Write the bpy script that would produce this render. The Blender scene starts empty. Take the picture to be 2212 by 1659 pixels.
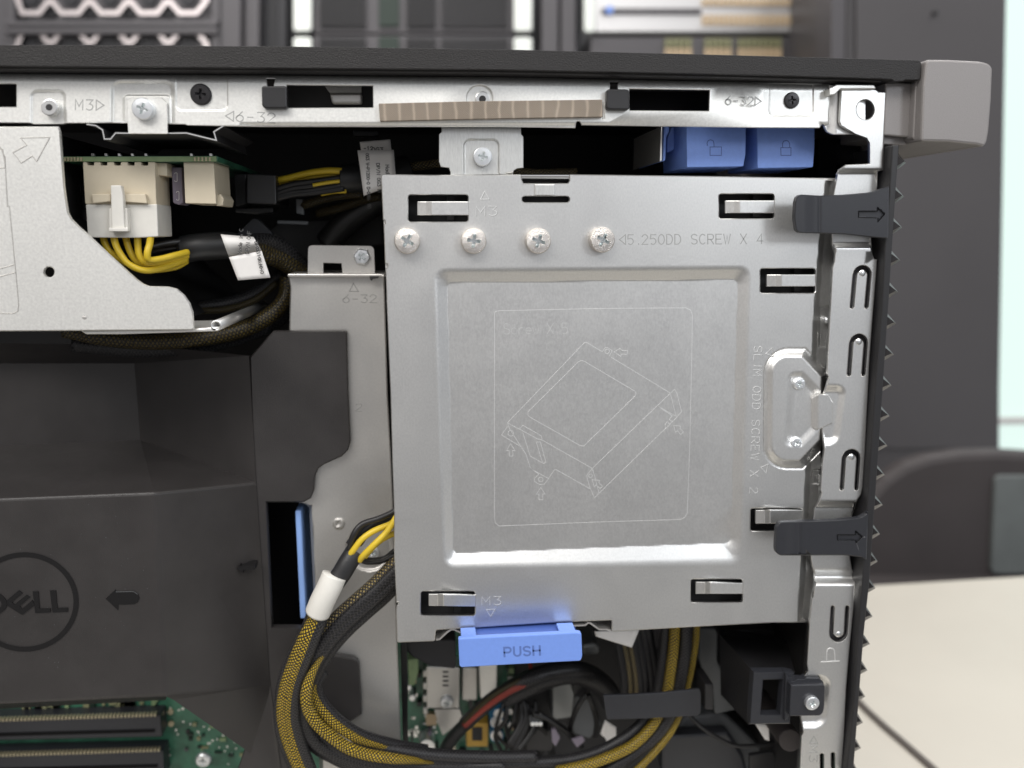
import bpy, bmesh, math, random
import numpy as np
from mathutils import Vector, Matrix
from mathutils.geometry import delaunay_2d_cdt
random.seed(7)
SC = bpy.context.scene
COL = SC.collection

# ------------------------------------------------------------------ camera
F = 1700.0; CU, CV = 1106.0, 829.5           # focal length and centre, in picture units (2212 x 1659)
DC = 0.33                                      # camera to the side plane of the drive cage, metres
def nrm(a): a = np.array(a, float); return a/np.linalg.norm(a)
EY = nrm((-190, -319, F))
ex = np.array((16000., -464., F)); EX = nrm(ex - ex.dot(EY)*EY)
EZ = np.cross(EX, EY)
CAM = np.array((0.0, -DC, 0.40))
def ray(u, v):
    d = np.array((u-CU, v-CV, F)); return np.array((d.dot(EX), d.dot(EY), d.dot(EZ)))
def W(u, v, y=0.0):
    """the world point on the plane Y = y that lies along the direction (u, v)"""
    d = ray(u, v); return CAM + d*((y-CAM[1])/d[1])
def WA(u, v, y):
    u = np.asarray(u, float); v = np.asarray(v, float); y = np.asarray(y, float)
    D = np.stack([u-CU, v-CV, np.full_like(u, F)], -1) @ np.stack([EX, EY, EZ], 1)
    return CAM + D*((y-CAM[1])/D[..., 1])[..., None]
def px(y=0.0): return (DC+y)/F*1.03             # metres per picture unit at depth y
cd = bpy.data.cameras.new('camera'); cam = bpy.data.objects.new('camera', cd); COL.objects.link(cam)
right = Vector((EX[0], EY[0], EZ[0])); up = -Vector((EX[1], EY[1], EZ[1])); back = -Vector((EX[2], EY[2], EZ[2]))
M = Matrix((right, up, back)).transposed().to_4x4(); M.translation = Vector(CAM)
cam.matrix_world = M
cd.sensor_width = 36; cd.lens = 36*F/2212; cd.clip_start = 0.02; cd.clip_end = 50
cd.dof.use_dof = True; cd.dof.focus_distance = DC*1.0; cd.dof.aperture_fstop = 6.8
SC.camera = cam
SC.view_settings.view_transform = 'Standard'; SC.view_settings.look = 'None'
SC.view_settings.gamma = 1; SC.view_settings.exposure = 0.0
try: SC.view_settings.use_curve_mapping = False
except Exception: pass
SC.cycles.use_denoising = True
SC.cycles.max_bounces = 6

# ------------------------------------------------------------------ world and lamps (a lit office ceiling)
wd = bpy.data.worlds.new('World'); SC.world = wd; wd.use_nodes = True
nt = wd.node_tree; bg = nt.nodes['Background']
tc = nt.nodes.new('ShaderNodeTexCoord'); sp = nt.nodes.new('ShaderNodeSeparateXYZ'); cr = nt.nodes.new('ShaderNodeValToRGB')
mr = nt.nodes.new('ShaderNodeMapRange'); mr.inputs[1].default_value = -1; mr.inputs[2].default_value = 1
nt.links.new(tc.outputs['Generated'], sp.inputs[0]); nt.links.new(sp.outputs['Z'], mr.inputs[0])
nt.links.new(mr.outputs[0], cr.inputs[0])
# the room is cooler and brighter to the right (window side), warmer and dimmer to the left
side = nt.nodes.new('ShaderNodeValToRGB'); mr2 = nt.nodes.new('ShaderNodeMapRange'); mr2.inputs[1].default_value = -1; mr2.inputs[2].default_value = 1
nt.links.new(sp.outputs['X'], mr2.inputs[0]); nt.links.new(mr2.outputs[0], side.inputs[0])
side.color_ramp.elements[0].color = (0.78, 0.745, 0.71, 1); side.color_ramp.elements[1].color = (1.0, 1.04, 1.09, 1)
mxw = nt.nodes.new('ShaderNodeMix'); mxw.data_type = 'RGBA'; mxw.blend_type = 'MULTIPLY'; mxw.inputs[0].default_value = 1.0
nt.links.new(cr.outputs[0], mxw.inputs[6]); nt.links.new(side.outputs[0], mxw.inputs[7]); nt.links.new(mxw.outputs[2], bg.inputs[0])
e = cr.color_ramp.elements
e[0].position = 0.25; e[0].color = (0.20, 0.195, 0.19, 1)
e[1].position = 0.85; e[1].color = (0.80, 0.81, 0.83, 1)
x = e.new(0.5); x.color = (0.40, 0.40, 0.41, 1)
bg.inputs[1].default_value = 1.12
def area(name, loc, target, sx, sy, power, color=(1, 0.97, 0.93)):
    l = bpy.data.lights.new(name, 'AREA'); l.shape = 'RECTANGLE'; l.size = sx; l.size_y = sy; l.energy = power; l.color = color
    o = bpy.data.objects.new(name, l); COL.objects.link(o); o.location = loc
    o.rotation_euler = (Vector(target)-Vector(loc)).to_track_quat('-Z', 'Y').to_euler()
    return o
area('ceiling_lamp', (0.45, -0.85, 1.75), (0.05, 0, 0.3), 1.5, 0.8, 13)
area('window_light', (1.05, -1.55, 0.98), (0.1, 0, 0.35), 0.32, 0.32, 5.5, (0.90, 0.95, 1.0))
area('ceiling_lamp', (-0.9, -1.3, 1.75), (0, 0, 0.3), 1.5, 0.7, 30)
area('ceiling_lamp', (1.6, 1.0, 2.0), (0.9, 0.9, 0.1), 1.2, 0.35, 18)
area('ceiling_lamp', (-0.4, 0.9, 2.0), (-0.3, 1.6, 0.6), 1.2, 0.35, 16)

# ------------------------------------------------------------------ materials
MATS = {}
def mat(name, color, rough=0.5, metal=0.0, noise=0.0, nscale=300, bump=0.0, bscale=800, spec=0.5, emit=None, estr=0, stretch=(1, 1, 1), coat=0.0, rnoise=0.0, smudge=0.0):
    m = bpy.data.materials.new(name); m.use_nodes = True; n = m.node_tree; b = n.nodes['Principled BSDF']
    b.inputs['Base Color'].default_value = (*color, 1); b.inputs['Roughness'].default_value = rough
    b.inputs['Metallic'].default_value = metal; b.inputs['Specular IOR Level'].default_value = spec
    if coat: b.inputs['Coat Weight'].default_value = coat
    if emit: b.inputs['Emission Color'].default_value = (*emit, 1); b.inputs['Emission Strength'].default_value = estr
    t = n.nodes.new('ShaderNodeTexCoord'); mp = n.nodes.new('ShaderNodeMapping'); mp.inputs['Scale'].default_value = stretch
    n.links.new(t.outputs['Object'], mp.inputs[0])
    if noise or rnoise:
        z = n.nodes.new('ShaderNodeTexNoise'); z.inputs['Scale'].default_value = nscale; z.inputs['Detail'].default_value = 5; z.inputs['Roughness'].default_value = 0.6
        n.links.new(mp.outputs[0], z.inputs['Vector'])
        if noise:
            r = n.nodes.new('ShaderNodeMapRange'); r.inputs[1].default_value = 0.3; r.inputs[2].default_value = 0.7
            r.inputs[3].default_value = 1-noise; r.inputs[4].default_value = 1+noise
            n.links.new(z.outputs['Fac'], r.inputs[0])
            mx = n.nodes.new('ShaderNodeVectorMath'); mx.operation = 'SCALE'; mx.inputs[0].default_value = color
            n.links.new(r.outputs[0], mx.inputs['Scale']); n.links.new(mx.outputs[0], b.inputs['Base Color'])
        if rnoise:
            r2 = n.nodes.new('ShaderNodeMapRange'); r2.inputs[1].default_value = 0.3; r2.inputs[2].default_value = 0.7
            r2.inputs[3].default_value = rough-rnoise; r2.inputs[4].default_value = rough+rnoise
            n.links.new(z.outputs['Fac'], r2.inputs[0]); n.links.new(r2.outputs[0], b.inputs['Roughness'])
    if smudge:
        z3 = n.nodes.new('ShaderNodeTexNoise'); z3.inputs['Scale'].default_value = 22; z3.inputs['Detail'].default_value = 6; z3.inputs['Roughness'].default_value = 0.65; z3.inputs['Distortion'].default_value = 0.6
        n.links.new(t.outputs['Object'], z3.inputs['Vector'])
        r3 = n.nodes.new('ShaderNodeMapRange'); r3.inputs[1].default_value = 0.3; r3.inputs[2].default_value = 0.7; r3.inputs[3].default_value = -smudge; r3.inputs[4].default_value = smudge
        a3 = n.nodes.new('ShaderNodeMath'); a3.operation = 'ADD'; n.links.new(z3.outputs['Fac'], r3.inputs[0]); n.links.new(r3.outputs[0], a3.inputs[0])
        if rnoise: n.links.new(r2.outputs[0], a3.inputs[1])
        else: a3.inputs[1].default_value = rough
        n.links.new(a3.outputs[0], b.inputs['Roughness'])
    if bump:
        z2 = n.nodes.new('ShaderNodeTexNoise'); z2.inputs['Scale'].default_value = bscale; z2.inputs['Detail'].default_value = 3
        n.links.new(mp.outputs[0], z2.inputs['Vector'])
        bp = n.nodes.new('ShaderNodeBump'); bp.inputs['Strength'].default_value = bump; bp.inputs['Distance'].default_value = 0.0004
        n.links.new(z2.outputs['Fac'], bp.inputs['Height']); n.links.new(bp.outputs[0], b.inputs['Normal'])
    MATS[name] = m; return m
zinc = mat('galvanised_steel', (0.73, 0.725, 0.71), 0.38, 0.92, 0.055, 1500, 0.03, 2600, rnoise=0.04, stretch=(1, 1, .6), smudge=0.045)
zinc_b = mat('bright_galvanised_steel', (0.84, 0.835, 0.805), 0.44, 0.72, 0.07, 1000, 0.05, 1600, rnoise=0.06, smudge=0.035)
zinc_br = mat('brushed_steel', (0.72, 0.72, 0.70), 0.40, 0.92, 0.10, 900, 0.08, 1500, stretch=(3, 1, 0.4))
zinc_edge = mat('sheared_steel_edge', (0.85, 0.85, 0.84), 0.3, 1.0)
zinc_line = mat('glint_stamp_steel', (0.92, 0.92, 0.91), 0.42, 0.7)  # paler than the panel: painted highlight of stamped lines
zinc_text = mat('soft_glint_stamp_steel', (0.80, 0.80, 0.79), 0.45, 0.6)  # fainter painted highlight for stamped lines
zinc_dark = mat('shaded_stamp_steel', (0.42, 0.42, 0.41), 0.45, 0.6)  # darker than the panel: painted shade of stamped relief
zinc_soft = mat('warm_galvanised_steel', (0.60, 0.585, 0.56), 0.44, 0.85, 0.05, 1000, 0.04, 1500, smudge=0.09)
chrome = mat('zinc_plated_screw', (0.84, 0.86, 0.88), 0.30, 0.85, 0.05, 900, 0.10, 2500)
nickel = mat('nickel_screw', (0.76, 0.71, 0.66), 0.22, 1.0, 0.16, 1300, 0.35, 2000)
chrome_d = mat('screw_recess', (0.80, 0.83, 0.83), 0.28, 1.0)
blackscrew = mat('black_screw', (0.035, 0.033, 0.035), 0.35, 0.5)
cover_blk = mat('textured_black_paint', (0.022, 0.0205, 0.0205), 0.48, 0.0, 0.12, 900, 0.6, 1500, stretch=(1, 1, 1.3), spec=0.32)
plastic = mat('black_plastic', (0.018, 0.0175, 0.019), 0.42, 0, 0.06, 400, 0.05, 2500)
plastic_hook = mat('slate_black_plastic', (0.024, 0.025, 0.030), 0.38, 0, 0.05, 400, 0.06, 1800)
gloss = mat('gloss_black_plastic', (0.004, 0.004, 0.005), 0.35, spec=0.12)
duct_m = mat('matt_black_duct_plastic', (0.034, 0.031, 0.0305), 0.38, 0, 0.14, 40, 0.30, 3000, rnoise=0.04, smudge=0.06)
duct_mark = mat('shaded_gloss_duct_mark', (0.011, 0.0105, 0.011), 0.35, spec=0.3)  # smoother, and darkened in colour for the shade of sunk marks
cap_m = mat('silver_grey_paint', (0.25, 0.235, 0.23), 0.45, 0.3, 0.10, 2500, 0.25, 3000)
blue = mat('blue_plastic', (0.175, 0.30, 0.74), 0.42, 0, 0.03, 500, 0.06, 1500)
blue_d = mat('shaded_blue_lettering', (0.10, 0.17, 0.44), 0.42)  # darker blue carries the shade of the sunk PUSH letters
blue_l = mat('lever_blue_plastic', (0.19, 0.31, 0.72), 0.5, 0, 0.04, 500, 0.2, 2200)
blue_ld = mat('lever_symbol', (0.055, 0.10, 0.33), 0.45)
cream = mat('cream_nylon', (0.66, 0.58, 0.44), 0.5, 0, 0.03, 200)
white_n = mat('white_nylon', (0.72, 0.70, 0.65), 0.45, 0, 0.03, 200)
pcb_m = mat('green_circuit_board', (0.032, 0.125, 0.075), 0.4, 0, 0.45, 90, 0.1, 800, coat=0.2)
pcb_e = mat('circuit_board_edge', (0.22, 0.30, 0.15), 0.5, 0, 0.1, 500)
gold = mat('gold_contacts', (0.50, 0.44, 0.30), 0.45, 0.6)
tin = mat('solder', (0.75, 0.75, 0.74), 0.3, 1.0)
yellow = mat('yellow_wire', (0.66, 0.47, 0.03), 0.4)
blackw = mat('black_wire', (0.014, 0.0135, 0.014), 0.42)
red_w = mat('red_wire', (0.40, 0.05, 0.035), 0.5)
sleeve_m = mat('black_sleeve', (0.018, 0.018, 0.019), 0.45, 0, 0.1, 300, 0.15, 700)
white_p = mat('white_label_paper', (0.74, 0.72, 0.70), 0.55, 0, 0.02, 200)
ink = mat('label_ink', (0.06, 0.06, 0.06), 0.6)
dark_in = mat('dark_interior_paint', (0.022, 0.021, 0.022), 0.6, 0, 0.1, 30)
grey_in = mat('grey_interior_plastic', (0.10, 0.105, 0.11), 0.5, 0, 0.1, 50)
purple = mat('grey_violet_plastic', (0.22, 0.19, 0.24), 0.5)
cap_blue = mat('capacitor_blue', (0.05, 0.22, 0.42), 0.4)
cap_top = mat('capacitor_can', (0.80, 0.80, 0.80), 0.35, 0.8)
orange = mat('coil_orange', (0.50, 0.30, 0.05), 0.5)
table_m = mat('white_table_laminate', (0.52, 0.485, 0.42), 0.42, 0, 0.04, 4, smudge=0.06)
cab_m = mat('dark_grey_cabinet_paint', (0.078, 0.073, 0.076), 0.45, 0, 0.08, 1.5)
rack_g = mat('rack_grey_metal', (0.095, 0.09, 0.096), 0.5, 0.3)
rack_b = mat('rack_black_metal', (0.012, 0.012, 0.016), 0.5)
rack_s = mat('rack_silver', (0.62, 0.61, 0.61), 0.35, 0.5)
rack_w = mat('rack_white_metal', (0.75, 0.78, 0.74), 0.4, 0.2)
rack_hex = mat('honeycomb_silver', (0.55, 0.50, 0.50), 0.35, 0.6)
port_m = mat('port_amber', (0.55, 0.42, 0.27), 0.5)
port_g = mat('port_olive', (0.22, 0.22, 0.12), 0.5)
chair_m = mat('chair_shell', (0.046, 0.039, 0.039), 0.6, 0, 0.1, 8)
chair_fab = mat('chair_mesh_fabric', (0.12, 0.132, 0.13), 0.7, 0, 0.12, 12)
glass_m = mat('bright_window', (0.1, 0.12, 0.11), 0.3, emit=(0.80, 0.97, 0.91), estr=0.95)

def tape_material():
    m = bpy.data.materials.new('woven_conductive_tape'); m.use_nodes = True; n = m.node_tree; b = n.nodes['Principled BSDF']
    t = n.nodes.new('ShaderNodeTexCoord'); L = n.links.new
    w1 = n.nodes.new('ShaderNodeTexWave'); w1.inputs['Scale'].default_value = 900; w1.bands_direction = 'DIAGONAL'; w1.inputs['Distortion'].default_value = 1.5
    w2 = n.nodes.new('ShaderNodeTexWave'); w2.bands_direction = 'X'; w2.inputs['Scale'].default_value = 55; w2.inputs['Distortion'].default_value = 3; w2.inputs['Detail'].default_value = 4
    z = n.nodes.new('ShaderNodeTexNoise'); z.inputs['Scale'].default_value = 60
    L(t.outputs['Object'], w1.inputs[0]); L(t.outputs['Object'], w2.inputs[0]); L(t.outputs['Object'], z.inputs[0])
    r = n.nodes.new('ShaderNodeValToRGB'); r.color_ramp.elements[0].color = (0.17, 0.14, 0.11, 1); r.color_ramp.elements[1].color = (0.42, 0.35, 0.28, 1)
    r.color_ramp.elements[1].position = 0.95
    a = n.nodes.new('ShaderNodeMath'); a.operation = 'MULTIPLY_ADD'; a.inputs[1].default_value = 0.28
    p = n.nodes.new('ShaderNodeMath'); p.operation = 'POWER'; p.inputs[1].default_value = 12
    q = n.nodes.new('ShaderNodeMath'); q.operation = 'MULTIPLY_ADD'; q.inputs[1].default_value = 0.55
    L(w1.outputs['Fac'], a.inputs[0]); L(q.outputs[0], a.inputs[2]); L(w2.outputs['Fac'], p.inputs[0]); L(p.outputs[0], q.inputs[0])
    q2 = n.nodes.new('ShaderNodeMath'); q2.operation = 'MULTIPLY'; q2.inputs[1].default_value = 0.35; L(z.outputs['Fac'], q2.inputs[0]); L(q2.outputs[0], q.inputs[2])
    L(a.outputs[0], r.inputs[0]); L(r.outputs[0], b.inputs['Base Color']); b.inputs['Metallic'].default_value = 0.5; b.inputs['Roughness'].default_value = 0.45
    bp = n.nodes.new('ShaderNodeBump'); bp.inputs['Strength'].default_value = 0.3; bp.inputs['Distance'].default_value = 0.0002
    L(w1.outputs['Fac'], bp.inputs['Height']); L(bp.outputs[0], b.inputs['Normal'])
    return m
tape_m = tape_material()

def braid(name, color, K=560, N=9, w=0.34, rough=0.42, mesh=(0.020, 0.019, 0.021)):
    """a wire seen through an open black braided sleeve: crossing helical threads along the tube's own UVs"""
    m = bpy.data.materials.new(name); m.use_nodes = True; n = m.node_tree; b = n.nodes['Principled BSDF']; L = n.links.new
    t = n.nodes.new('ShaderNodeUVMap'); s = n.nodes.new('ShaderNodeSeparateXYZ'); L(t.outputs[0], s.inputs[0])
    def mth(op, a, c=None, v=None):
        x = n.nodes.new('ShaderNodeMath'); x.operation = op; L(a, x.inputs[0])
        if c is not None: L(c, x.inputs[1])
        if v is not None: x.inputs[1].default_value = v
        return x.outputs[0]
    U = mth('MULTIPLY', s.outputs['X'], v=K); V = mth('MULTIPLY', s.outputs['Y'], v=N)
    def line(z):
        f = mth('FRACT', z); f = mth('SUBTRACT', f, v=0.5); f = mth('ABSOLUTE', f); return f
    tc_ = n.nodes.new('ShaderNodeTexCoord'); nz = n.nodes.new('ShaderNodeTexNoise'); nz.inputs['Scale'].default_value = 160; L(tc_.outputs['Object'], nz.inputs['Vector'])
    nj = mth('MULTIPLY', nz.outputs['Fac'], v=1.6); U = mth('ADD', U, nj)
    l1 = line(mth('ADD', U, V)); l2 = line(mth('SUBTRACT', U, V))
    mn = mth('MINIMUM', l1, l2)
    r = n.nodes.new('ShaderNodeMapRange'); r.inputs[1].default_value = w*0.25; r.inputs[2].default_value = w*0.75; L(mn, r.inputs[0])
    mx = n.nodes.new('ShaderNodeMix'); mx.data_type = 'RGBA'; L(r.outputs[0], mx.inputs['Factor'])
    mx.inputs[6].default_value = (*mesh, 1); mx.inputs[7].default_value = (*color, 1)
    L(mx.outputs[2], b.inputs['Base Color']); b.inputs['Roughness'].default_value = rough
    bp = n.nodes.new('ShaderNodeBump'); bp.invert = True; bp.inputs['Strength'].default_value = 0.9; bp.inputs['Distance'].default_value = 0.0005
    L(r.outputs[0], bp.inputs['Height']); L(bp.outputs[0], b.inputs['Normal'])
    return m
br_yel = braid('braided_yellow_strand', (0.68, 0.46, 0.025), w=0.44, mesh=(0.010, 0.010, 0.010))
br_yel2 = braid('shaded_braided_yellow_strand', (0.085, 0.06, 0.01), w=0.34, mesh=(0.012, 0.011, 0.012))  # yellow strand with shade put into its colour, for the dim stretches
br_blk = braid('braided_black_strand', (0.007, 0.007, 0.008), mesh=(0.075, 0.070, 0.073), w=0.15)  # pale threads: gloss highlights of the weave put into the colour
br_gold = braid('braided_gold_strand', (0.46, 0.35, 0.14), w=0.5)
br_red = braid('braided_red_strand', (0.42, 0.06, 0.04), w=0.22)

# ------------------------------------------------------------------ helpers
def mk(ox, oy, s): return lambda *p: [(ox+x*s, oy+y*s) for x, y in p]
S = .26855
R1, R2, R3, R4 = mk(0, 0, S), mk(540, 0, S), mk(1080, 0, S), mk(1620, 0, S)
R5, R6, R8 = mk(0, 405, S), mk(540, 405, S), mk(1620, 405, S)
R7 = mk(1080, 594, .33371)
R9, R10, R11 = mk(0, 810, S), mk(540, 918, S), mk(1620, 810, S)
R12, R13, R14, R15 = mk(0, 1213.4, S), mk(540, 1213.4, S), mk(1080, 1213.4, S), mk(1620, 1213.4, S)
R16, R17, R18 = mk(810, 1296, .2441), mk(1566, 729, .1953), mk(432, 243, .21971)

def thing(name, label, cat, at=(CU, CV, 0), group=None):
    o = bpy.data.objects.new(name, None); COL.objects.link(o); o.location = W(*at)
    o['label'] = label; o['category'] = cat; o.empty_display_size = 0.01
    if group: o['group'] = group
    bpy.context.view_layer.update(); return o
def obj(name, me, m, parent=None, label=None):
    if m is not None and not me.materials: me.materials.append(m)
    o = bpy.data.objects.new(name, me); COL.objects.link(o)
    if parent is not None:
        o.parent = parent
        off = Vector(); p = parent
        while p is not None: off += p.location; p = p.parent
        o.location = -off
    if label: o['label'] = label
    return o
def tag(o, label, cat, group=None, kind=None):
    if label: o['label'] = label
    if cat: o['category'] = cat
    if group: o['group'] = group
    if kind: o['kind'] = kind
    return o
def mesh(verts, faces, smooth=False, name='m'):
    me = bpy.data.meshes.new(name); me.from_pydata([tuple(map(float, v)) for v in verts], [], [tuple(f) for f in faces]); me.update()
    if smooth:
        for p in me.polygons: p.use_smooth = True
    return me
def fixn(me):
    b = bmesh.new(); b.from_mesh(me); bmesh.ops.recalc_face_normals(b, faces=b.faces); b.to_mesh(me); b.free(); return me
def bev(o, w, seg=2, ang=35):
    md = o.modifiers.new('bevel', 'BEVEL'); md.width = w; md.segments = seg; md.limit_method = 'ANGLE'; md.angle_limit = math.radians(ang); return o
def prism(name, poly, y0, y1, m, parent=None, b=0.0, label=None, persp=False):
    """outline on the plane y0, extruded straight back to y1"""
    P0 = [W(u, v, y0) for u, v in poly]
    n = len(P0)
    P1 = [np.array((p[0], y1, p[2])) for p in P0]
    f = [list(range(n)), list(range(2*n-1, n-1, -1))]+[[i, n+i, n+(i+1) % n, (i+1) % n] for i in range(n)]
    me = fixn(mesh(P0+P1, f)); o = obj(name, me, m, parent, label)
    if b: bev(o, b)
    return o
def multi(parts_list, name, m, parent=None, label=None, b=0):
    """several outlines as ONE mesh"""
    V, Fc = [], []
    for poly, y0, y1 in parts_list:
        P0 = [W(u, v, y0) for u, v in poly]; n = len(P0); k = len(V)
        V += P0+[np.array((p[0], y1, p[2])) for p in P0]
        Fc += [[k+i for i in range(n)], [k+i for i in range(2*n-1, n-1, -1)]]+[[k+i, k+n+i, k+n+(i+1) % n, k+(i+1) % n] for i in range(n)]
    o = obj(name, fixn(mesh(V, Fc)), m, parent, label)
    if b: bev(o, b)
    return o
def rect(u0, v0, u1, v1, r=0, n=5):
    if r <= 0: return [(u0, v0), (u1, v0), (u1, v1), (u0, v1)]
    out = []
    for cx, cy, a in ((u1-r, v0+r, -90), (u1-r, v1-r, 0), (u0+r, v1-r, 90), (u0+r, v0+r, 180)):
        for i in range(n+1):
            t = math.radians(a+90*i/n); out.append((cx+r*math.cos(t), cy+r*math.sin(t)))
    return out
def circ(u, v, r, n=28, k=1.0): return [(u+r*math.cos(2*math.pi*i/n), v+k*r*math.sin(2*math.pi*i/n)) for i in range(n)]
def rnd(poly, r, n=4):
    """round the corners of an outline"""
    out = []; N = len(poly)
    for i in range(N):
        p = np.array(poly[i], float); a = np.array(poly[i-1], float); c = np.array(poly[(i+1) % N], float)
        la, lc = np.linalg.norm(a-p), np.linalg.norm(c-p)
        t = min(r, la*0.45, lc*0.45)
        A = p+(a-p)/max(la, 1e-6)*t; C = p+(c-p)/max(lc, 1e-6)*t
        for k in range(n+1):
            s = k/n; q = (1-s)**2*A+2*s*(1-s)*p+s*s*C; out.append((q[0], q[1]))
    return out
def area2(p): return sum(p[i-1][0]*p[i][1]-p[i][0]*p[i-1][1] for i in range(len(p)))/2
def inset(poly, d):
    """shift the outline inward by d"""
    P = np.array(poly, float)
    keep = [i for i in range(len(P)) if np.linalg.norm(P[i]-P[i-1]) > 0.05]; P = P[keep]
    sgn = 1 if area2(P) > 0 else -1
    out = []; n = len(P)
    for i in range(n):
        e1 = P[i]-P[i-1]; e2 = P[(i+1) % n]-P[i]
        n1 = np.array((-e1[1], e1[0]))/np.linalg.norm(e1)*sgn; n2 = np.array((-e2[1], e2[0]))/np.linalg.norm(e2)*sgn
        bb = n1+n2; l = np.linalg.norm(bb)
        if l < 1e-3: out.append(tuple(P[i]+n1*d)); continue
        bb /= l; k = min(d/max(bb.dot(n1), 0.35), 2.5*d) if d > 0 else max(d/max(bb.dot(n1), 0.35), 2.5*d)
        out.append(tuple(P[i]+bb*k))
    return out
def pip(U, V, poly):
    U = np.asarray(U); V = np.asarray(V); c = np.zeros(U.shape, bool); n = len(poly)
    for i in range(n):
        x1, y1 = poly[i-1]; x2, y2 = poly[i]
        if y1 == y2: continue
        c ^= ((y1 > V) != (y2 > V)) & (U < (x2-x1)*(V-y1)/(y2-y1)+x1)
    return c
def sstep(t): t = np.clip(t, 0, 1); return t*t*(3-2*t)
def sdq(u, v, q, r):
    """rounded distance to a quad given as TL, TR, BR, BL"""
    (a, b), (c, d), (e2, f), (g, h) = q
    uL = a+(g-a)*(v-b)/(h-b); uR = c+(e2-c)*(v-d)/(f-d); vT = b+(d-b)*(u-a)/(c-a); vB = h+(f-h)*(u-g)/(e2-g)
    dx = np.maximum(uL-u, u-uR)+r; dy = np.maximum(vT-v, v-vB)+r
    return np.hypot(np.maximum(dx, 0), np.maximum(dy, 0))+np.minimum(np.maximum(dx, dy), 0)-r
def bx(u0, v0, u1, v1): return [(u0, v0), (u1, v0), (u1, v1), (u0, v1)]
def plat(d, w): return sstep(-d/w)              # 0 outside the outline, 1 deeper than w inside it
def sheet(name, outer, y, th, m, parent=None, holes=(), H=None, zones=(), rim=0.0002, rimw=1.0, label=None, edge=None):
    """pressed sheet metal: outline, holes and a height function H(u, v) in metres towards the viewer"""
    if H is None: H = lambda u, v: np.zeros_like(np.asarray(u, float))
    pts, edges = [], []; bnd = set()
    def loop(p, b):
        k = len(pts); pts.extend(p); n = len(p); edges.extend([(k+i, k+(i+1) % n) for i in range(n)])
        if b: bnd.update(range(k, k+n))
    sg = lambda p: p
    loops = [outer]+list(holes); inner = []
    for i, p in enumerate(loops):
        loop(p, True)
        q = inset(p, rimw if i == 0 else -rimw); inner.append(q); loop(q, False)
    for (u0, v0, u1, v1, st) in zones:
        gu, gv = np.meshgrid(np.arange(u0, u1, st), np.arange(v0, v1, st)); gu = gu.ravel()+0.011; gv = gv.ravel()+0.013
        ok = pip(gu, gv, inset(outer, rimw*1.6))
        for h in holes: ok &= ~pip(gu, gv, inset(h, -rimw*1.6))
        pts.extend(zip(gu[ok], gv[ok]))
    vs, es, fs, ov, oe, of = delaunay_2d_cdt([Vector(p) for p in pts], edges, [], 0, 1e-4)
    VU = np.array([v[0] for v in vs]); VV = np.array([v[1] for v in vs])
    isb = np.array([any(j in bnd for j in o) for o in ov])
    T = np.array([f for f in fs if len(f) == 3]); cu, cv = VU[T].mean(1), VV[T].mean(1)
    ok = pip(cu, cv, outer)
    for h in holes: ok &= ~pip(cu, cv, h)
    T = T[ok]
    hh = H(VU, VV)-np.where(isb, rim, 0)
    P = WA(VU, VV, y-hh)
    eps = 0.5; s = px(y)
    Hu = (H(VU+eps, VV)-H(VU-eps, VV))/(2*eps*s); Hv = -(H(VU, VV+eps)-H(VU, VV-eps))/(2*eps*s)
    N = np.stack([-Hu, -np.ones_like(Hu), -Hv], -1); N /= np.linalg.norm(N, axis=1)[:, None]
    a = P[T]; fn = np.cross(a[:, 1]-a[:, 0], a[:, 2]-a[:, 0]); flip = fn[:, 1] > 0; T[flip] = T[flip][:, ::-1]
    cnt = {}
    for t in T:
        for i in range(3):
            k = (t[i], t[(i+1) % 3]); cnt[k] = cnt.get(k, 0)+1
    be = [k for k in cnt if (k[1], k[0]) not in cnt]
    nv = len(P); bmap = {}; V2 = [tuple(p) for p in P]
    for k in be:
        for j in k:
            if j not in bmap: bmap[j] = len(V2); V2.append((P[j][0], P[j][1]+th, P[j][2]))
    Fc = [tuple(int(i) for i in t) for t in T]+[(k[1], k[0], bmap[k[0]], bmap[k[1]]) for k in be]
    # back side so that the sheet has a thickness from behind too
    me = bpy.data.meshes.new(name); me.from_pydata(V2, [], Fc); me.update()
    nl = []; 
    for p in me.polygons:
        p.use_smooth = True
        vi = list(p.vertices)
        if p.index >= len(T) or any(isb[j] for j in vi): nl += [tuple(p.normal)]*len(vi)
        else: nl += [tuple(N[j]) for j in vi]
    me.normals_split_custom_set(nl)
    me.materials.append(m)
    if edge is not None:
        me.materials.append(edge)
        for p in me.polygons:
            if p.index >= len(T): p.material_index = 1
    return obj(name, me, None, parent, label)
def catmull(pts, n=8):
    P = [np.array(p, float) for p in pts]; P = [2*P[0]-P[1]]+P+[2*P[-1]-P[-2]]; out = []
    for i in range(1, len(P)-2):
        for k in range(n):
            t = k/n; a, b, c, d = P[i-1], P[i], P[i+1], P[i+2]
            out.append(0.5*((2*b)+(-a+c)*t+(2*a-5*b+4*c-d)*t*t+(-a+3*b-3*c+d)*t**3))
    out.append(P[-2]); return out
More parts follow.
